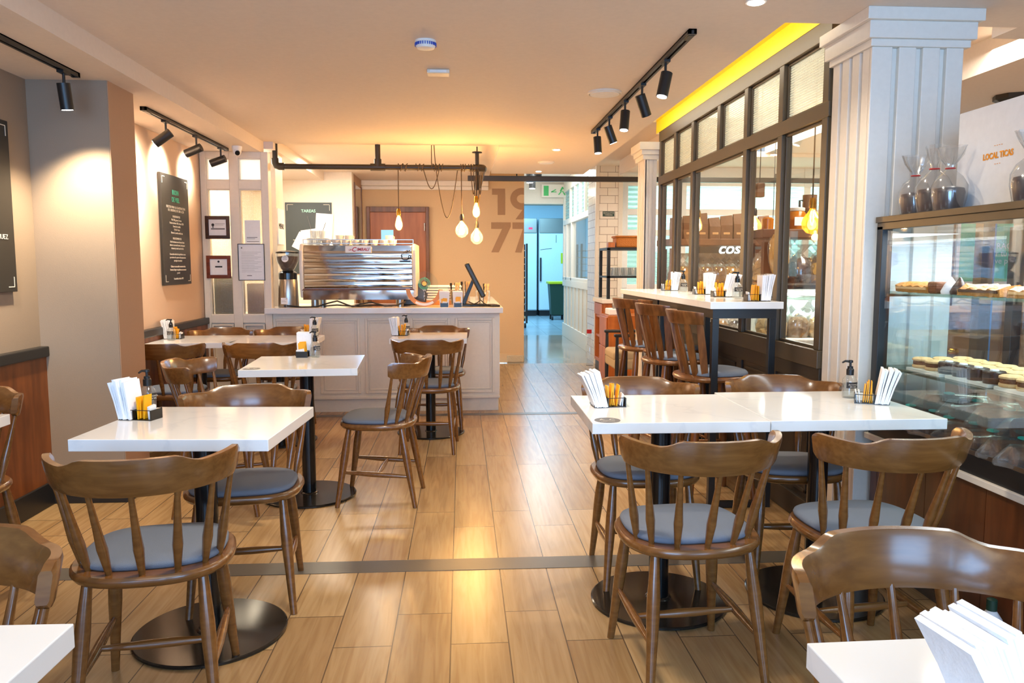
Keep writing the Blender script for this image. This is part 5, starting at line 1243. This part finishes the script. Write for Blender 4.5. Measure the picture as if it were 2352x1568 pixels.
for k in range(7): kraft_bag(2.16+k*.13, 7.45, .621, 1.2, 'cellophane bag of biscuits on the lowest shelf of the far hutch', 'biscuit' if k % 2 else 'darkcook', 'biscuit bags low on the far hutch')
for k, (mt, g) in enumerate((('cookie', 'a'), ('darkcook', 'b'), ('golden', 'c'))):
    kraft_bag(2.24+k*.165, 5.42, 1.171, 1.35, 'cellophane bag of '+('brown cookies', 'dark blue-grey biscuits', 'golden snacks with teal label')[k]+' on the closest hutch shelf', mt, None)
o = MB().lathe([(.03, 0), (.03, .002)], 20).xform(Matrix.Rotation(PI/2, 4, 'X')).build('teal_label', M['tealdot'], bpy.data.objects[[x.name for x in bpy.data.objects if x.get('label') == 'cellophane bag of golden snacks with teal label on the closest hutch shelf'][0]]); o.location = (0, -.072, .07)
for k in range(4): kraft_bag(2.24+k*.14, 5.60, 1.171, 1.6, 'tall pale cellophane bag behind the snack bags on the closest hutch', 'biscuit', 'tall bags at the back of the closest hutch')
t = thing('honey_jar', 'large honey jar with pale lid on the hutch closest to the window', 'jar', (2.41, 5.50, 1.55))
MB().lathe([(.060, 0), (.064, .01), (.064, .12), (.052, .135)], 24).build('honey', M['honey'], t, smooth=True); MB().lathe([(.056, .135), (.058, .14), (.058, .158), (.05, .160)], 24).build('lid', M['tray'], t, smooth=True)
MB().box(-.04, .04, -.066, -.06, .03, .09).build('paper_label', M['paper'], t)
o = MB().lathe([(.045, 0), (.048, .09), (.035, .10)], 20).build('small_jar', M['cake'], None, smooth=True); o.location = (2.31, 5.50, 1.55); tag(o, 'small brown jar beside the large honey jar', 'jar')
o = MB().lathe([(.04, 0), (.042, .08), (.03, .09)], 20).build('small_jar', M['honey'], None, smooth=True); o.location = (2.20, 5.50, 1.55); tag(o, 'small honey jar at the corner of the closest hutch, by the window post', 'jar')
t = thing('thermos_flask', 'dark brown thermos flask standing on the hutch behind the amber bulb', 'flask', (2.55, 5.60, 1.55)); MB().tube([(0, 0, 0), (0, 0, .26)], .05, 24).build('body', M['kraft'], t, smooth=True); MB().tube([(-.05, 0, .22), (-.075, 0, .22), (-.075, 0, .08), (-.05, 0, .08)], .008, 8).build('handle', M['black'], t)
# hanging bag of pretzels
t = thing('hanging_snack_bag', 'large cellophane bag of golden pastry twists hanging behind the window', 'bag', (2.20, 5.28, 1.12))
MB().lathe([(.012, 0), (.02, .05), (.03, .10), (.05, .15), (.060, .20), (.07, .25), (.072, .30), (.06, .35), (.04, .38), (.01, .40)], 12).jitter(.011, 5).build('contents', M['golden'], t)
MB().lathe([(.02, -.09), (.012, -.02), (.04, .10), (.072, .20), (.082, .30), (.07, .37), (.015, .42), (.035, .47)], 14).build('cellophane', M['cello'], t, smooth=True)
# chilled counter below
t = thing('chilled_counter', 'white chilled display counter with bagged goods behind the near window panes', 'display counter', (2.27, 4.95, 0))
MB().box(-.36, .36, -.25, .25, 0, .84).build('base', M['tray'], t, bevel=.01)
for x in (-.35, .32):
    for y in (-.24, .21): MB().box(x, x+.03, y, y+.03, .84, 1.15).build('post', M['black'], t)
MB().box(-.36, .36, -.25, .25, 1.15, 1.175).build('top', M['black'], t); MB().box(-.34, .34, -.23, .23, 1.085, 1.095).build('glass_shelf', M['gshelf'], t)
MB().box(-.32, .32, .17, .20, .84, 1.15).build('back_panel', M['white'], t)
for k in range(3):
    o = MB().lathe([(.05, 0), (.085, .008), (.09, .02), (.05, .024)], 24).build('white_plate', M['ceramic'], None, smooth=True); o.location = (2.06+k*.21, 4.92, 1.096); tag(o, 'white plate on the glass shelf of the chilled counter', 'plate', 'plates in the chilled counter')
for k in range(10): kraft_bag(2.0+(k%5)*.135, 4.80+.15*(k//5), .841, 1.15, 'cellophane bag of biscuits standing low in the chilled counter', ('biscuit', 'cookie', 'biscuit', 'golden', 'cookie')[k % 5], 'bags in the chilled counter')
area('counter_light', (2.27, 4.84, 1.145), (0, 0, 0), .6, .3, 9, (.95, .98, 1))
t = thing('low_display_table', 'low pale display table of bagged goods behind the middle window panes', 'table', (2.5, 6.2, 0))
MB().box(-.5, .5, -.35, .35, .50, .56).build('tabletop', M['tray'], t)
for x in (-.48, .44):
    for y in (-.33, .29): MB().box(x, x+.04, y, y+.04, 0, .5).build('leg', M['hutch'], t)
for k in range(6): kraft_bag(2.12+k*.14, 6.0+.12*(k % 2), .561, 1.3, 'cellophane bag of pale biscuits on the low display table', 'meringue' if k % 2 else 'biscuit', 'bags on the low display table')
# neon word
t = thing('neon_sign', 'white glowing script word on a dark panel between the hutches', 'sign', (2.86, 8.0, 1.47))
MB().box(-.42, .42, .0, .02, -.16, .16).build('dark_panel', M['boardgrey'], t)
text_mesh('cosas', .17, mat('neon_tube', (1, 1, 1, 1), emit=(.85, 1, 1, 1), estr=5), 'glowing_word', t, shear=.25, mat4=TY(0, -.006, -.05), offset=.002)
for x, y in ((-.40, .01), (.40, .01)): MB().tube([(x, y, .16), (x, y, 1.37)], .004).build('hanging_wire', M['black'], t)
# bakery pendants
bulb('amber glass globe bulb glowing behind the near window pane', 2.03, 4.42, 1.685, 'amber', [(2.03, 4.42, 1.685), (2.03, 4.42, 2.84)], 4)
bulb('small drop bulb hanging in front of the kraft packets', 2.14, 6.95, 1.79, 'drop', [(2.14, 6.95, 1.79), (2.14, 6.95, 2.84)], 4)
bulb('glowing globe bulb hidden partly by a window post', 2.33, 6.1, 1.75, 'globe', [(2.33, 6.1, 1.75), (2.33, 6.1, 2.84)], 5)
t = thing('bakery_pendant_speaker', 'brown box lamp hanging from the bakery ceiling', 'pendant lamp', (2.56, 6.6, 2.0)); MB().box(-.035, .035, -.035, .035, -.12, 0).build('shade', M['kraft'], t, bevel=.008); MB().tube([(0, 0, 0), (0, 0, .84)], .004).build('cord', M['black'], t)
# rear wooden dresser, tiled wall things
t = thing('wooden_dresser', 'weathered wooden dresser with shell drawer pulls behind the pastry case', 'dresser', (3.46, 4.75, 0))
MB().box(-.75, .9, -.25, .35, 0, .96).build('body', M['oldwood'], t); MB().box(-.76, .95, -.30, .38, .96, 1.02).build('worktop', M['oldwood'], t, bevel=.006)
for k in range(4):
    x = -.68+k*.38
    dr = MB().box(x, x+.35, -.272, -.25, .64, .88).build('drawer', M['oldwood'], t, bevel=.004)
    MB().lathe([(.04, 0), (.035, .018), (.012, .03)], 18).xform(Matrix.Translation((x+.175, -.272, .78)) @ Matrix.Rotation(PI/2, 4, 'X') @ Matrix.Diagonal((1, .6, 1, 1))).build('shell_pull', M['brass'], dr, smooth=True)
    MB().box(x, x+.35, -.268, -.25, .06, .60).build('door_panel', M['oldwood'], t, bevel=.004)
o = MB().rings([[(x*s, y*s, z) for x, y in ((-.2, -.12), (.2, -.12), (.2, .12), (-.2, .12))] for z, s in ((0, .85), (.10, 1.0))]).build('plastic_tub', M['cello'], None); o.location = (3.35, 4.66, 1.02); tag(o, 'translucent plastic tub on the wooden dresser', 'tub')
o = MB().box(-.08, .08, -.03, .03, 0, .22).build('nut_bag', M['cookie'], None, bevel=.015); o.location = (2.82, 4.62, 1.021); tag(o, 'bag of chopped nuts with a pale label at the dresser end', 'bag')
MB().box(-.07, .07, -.035, -.031, .13, .18).build('pale_label', M['paper'], o)
t = thing('mint_poster', 'mint green poster in a white frame on the tiled wall', 'poster', (4.95, 6.88, 1.42)); MB().box(-.42, .42, -.01, 0, -.30, .30).build('frame', M['paper'], t); MB().box(-.39, .39, -.014, -.01, -.27, .27).build('poster_sheet', M['mint'], t)
text_mesh('GRACIAS\npor tu visita\nvolve pronto', .075, M['paper'], 'lettering', t, mat4=TY(.05, -.016, .03))
t = thing('menu_blackboard', 'brown framed menu blackboard with white writing on the tiled wall', 'board', (4.28, 6.88, 1.42)); MB().frame(-.40, .22, -.55, .40, .03, -.03, 0).build('frame', M['hutch'], t); MB().box(-.37, .19, -.01, 0, -.52, .37).build('board_panel', M['board'], t)
for k, s in enumerate(('CAFETERIA', 'espresso', 'cappuccino', 'latte', 'SANDWICH', 'tostado', 'miga')): text_mesh(s, .06, M['chalk'], 'text_line', t, mat4=TY(-.08, -.012, .25-k*.11))
for k in range(7):
    o = MB().lathe([(.035, 0), (.038, .01), (.038, .10), (.028, .115)], 16).build('preserve_jar', M['choc'], None, smooth=True); o.location = (4.02+k*.12, 6.80, 1.855); tag(o, 'dark preserve jar in the row on the high shelf of the tiled wall', 'jar', 'preserve jars on the high shelf')
    MB().box(-.025, .025, -.0395, -.03, .03, .08).build('paper_label', M['biscuit'], o)
o = MB().box(3.93, 4.95, 6.70, 6.90, 1.825, 1.855).build('wall_shelf', M['hutch'], None); tag(o, 'brown high shelf on the tiled wall carrying preserve jars', 'shelf')
t = thing('steel_post', 'dark steel post with blue edge behind the pastry case', 'post', (2.62, 3.75, 0)); MB().box(-.035, .025, -.03, .03, 0, 1.58).build('profile', M['bronze'], t); MB().box(.026, .034, -.03, .03, 0, 1.58).build('blue_edge', mat('blue_film', rgb(80, 150, 210), .3), t); MB().box(-.1, .1, -.1, .1, 0, .01).build('foot', M['bronze'], t)
t = thing('shelf_talker', 'blue shield shaped advert held above the pastries at the picture edge', 'advert', (2.10, 2.66, 1.325)); t.scale = (.68, .68, .68)
MB().rings([[(x, y, z) for x, z in ((-.10, .05), (.10, .05), (.115, -.03), (.05, -.06), (-.05, -.06), (-.115, -.03))] for y in (-.003, .003)]).build('card', M['bluesign'], t)
text_mesh('ALA', .03, M['paper'], 'lettering', t, mat4=TY(-.01, -.005, .018)); text_mesh('helados', .024, M['paper'], 'lettering', t, mat4=TY(-.01, -.005, -.05)); MB().obox((0, -.004, -.01), (.07, .001, .012), 0, 0, .4).obox((.01, -.004, -.005), (.05, .001, .010), 0, 0, -.3).build('drawing', M['tealdot'], t)
MB().tube([(0, 0, -.06), (0, 0, -.20)], .004).build('holder', M['steel'], t)
# pendant canopy with chain by the column
t = thing('pendant_canopy', 'dark ceiling canopy with a chain hanging behind the white carton', 'pendant lamp', (4.30, 5.95, 2.62))
MB().lathe([(.13, 0), (.13, -.035), (.075, -.06), (.05, -.075), (.05, -.09)], 8).build('canopy', M['gunmetal'], t)
mb = MB()
for k in range(7):
    pts = [(.020*math.cos(a)*(1 if k % 2 else 0), .020*math.cos(a)*(0 if k % 2 else 1), -.125-.062*k+.036*math.sin(a)) for a in [2*PI*j/14 for j in range(14)]]
    mb.tube(pts, .006, 6, closed=True)
mb.build('chain', M['gunmetal'], t, smooth=True)
MB().lathe([(.16, -.72), (.12, -.60), (.03, -.55)], 24).build('shade', M['gunmetal'], t, smooth=True)
# small bottle on the floor side seen between chair spindles
t = thing('detergent_bottle', 'small white bottle with green cap beside the pastry case base', 'bottle', (1.70, 2.30, 0)); MB().lathe([(.03, 0), (.033, .02), (.033, .16), (.014, .19)], 16).build('bottle_body', M['paper'], t, smooth=True); MB().lathe([(.016, .19), (.016, .225), (.008, .23)], 14).build('cap', M['binblue'], t, smooth=True)
MB().box(-.02, .02, -.0345, -.030, .05, .12).build('yellow_label', M['sugar'], t)
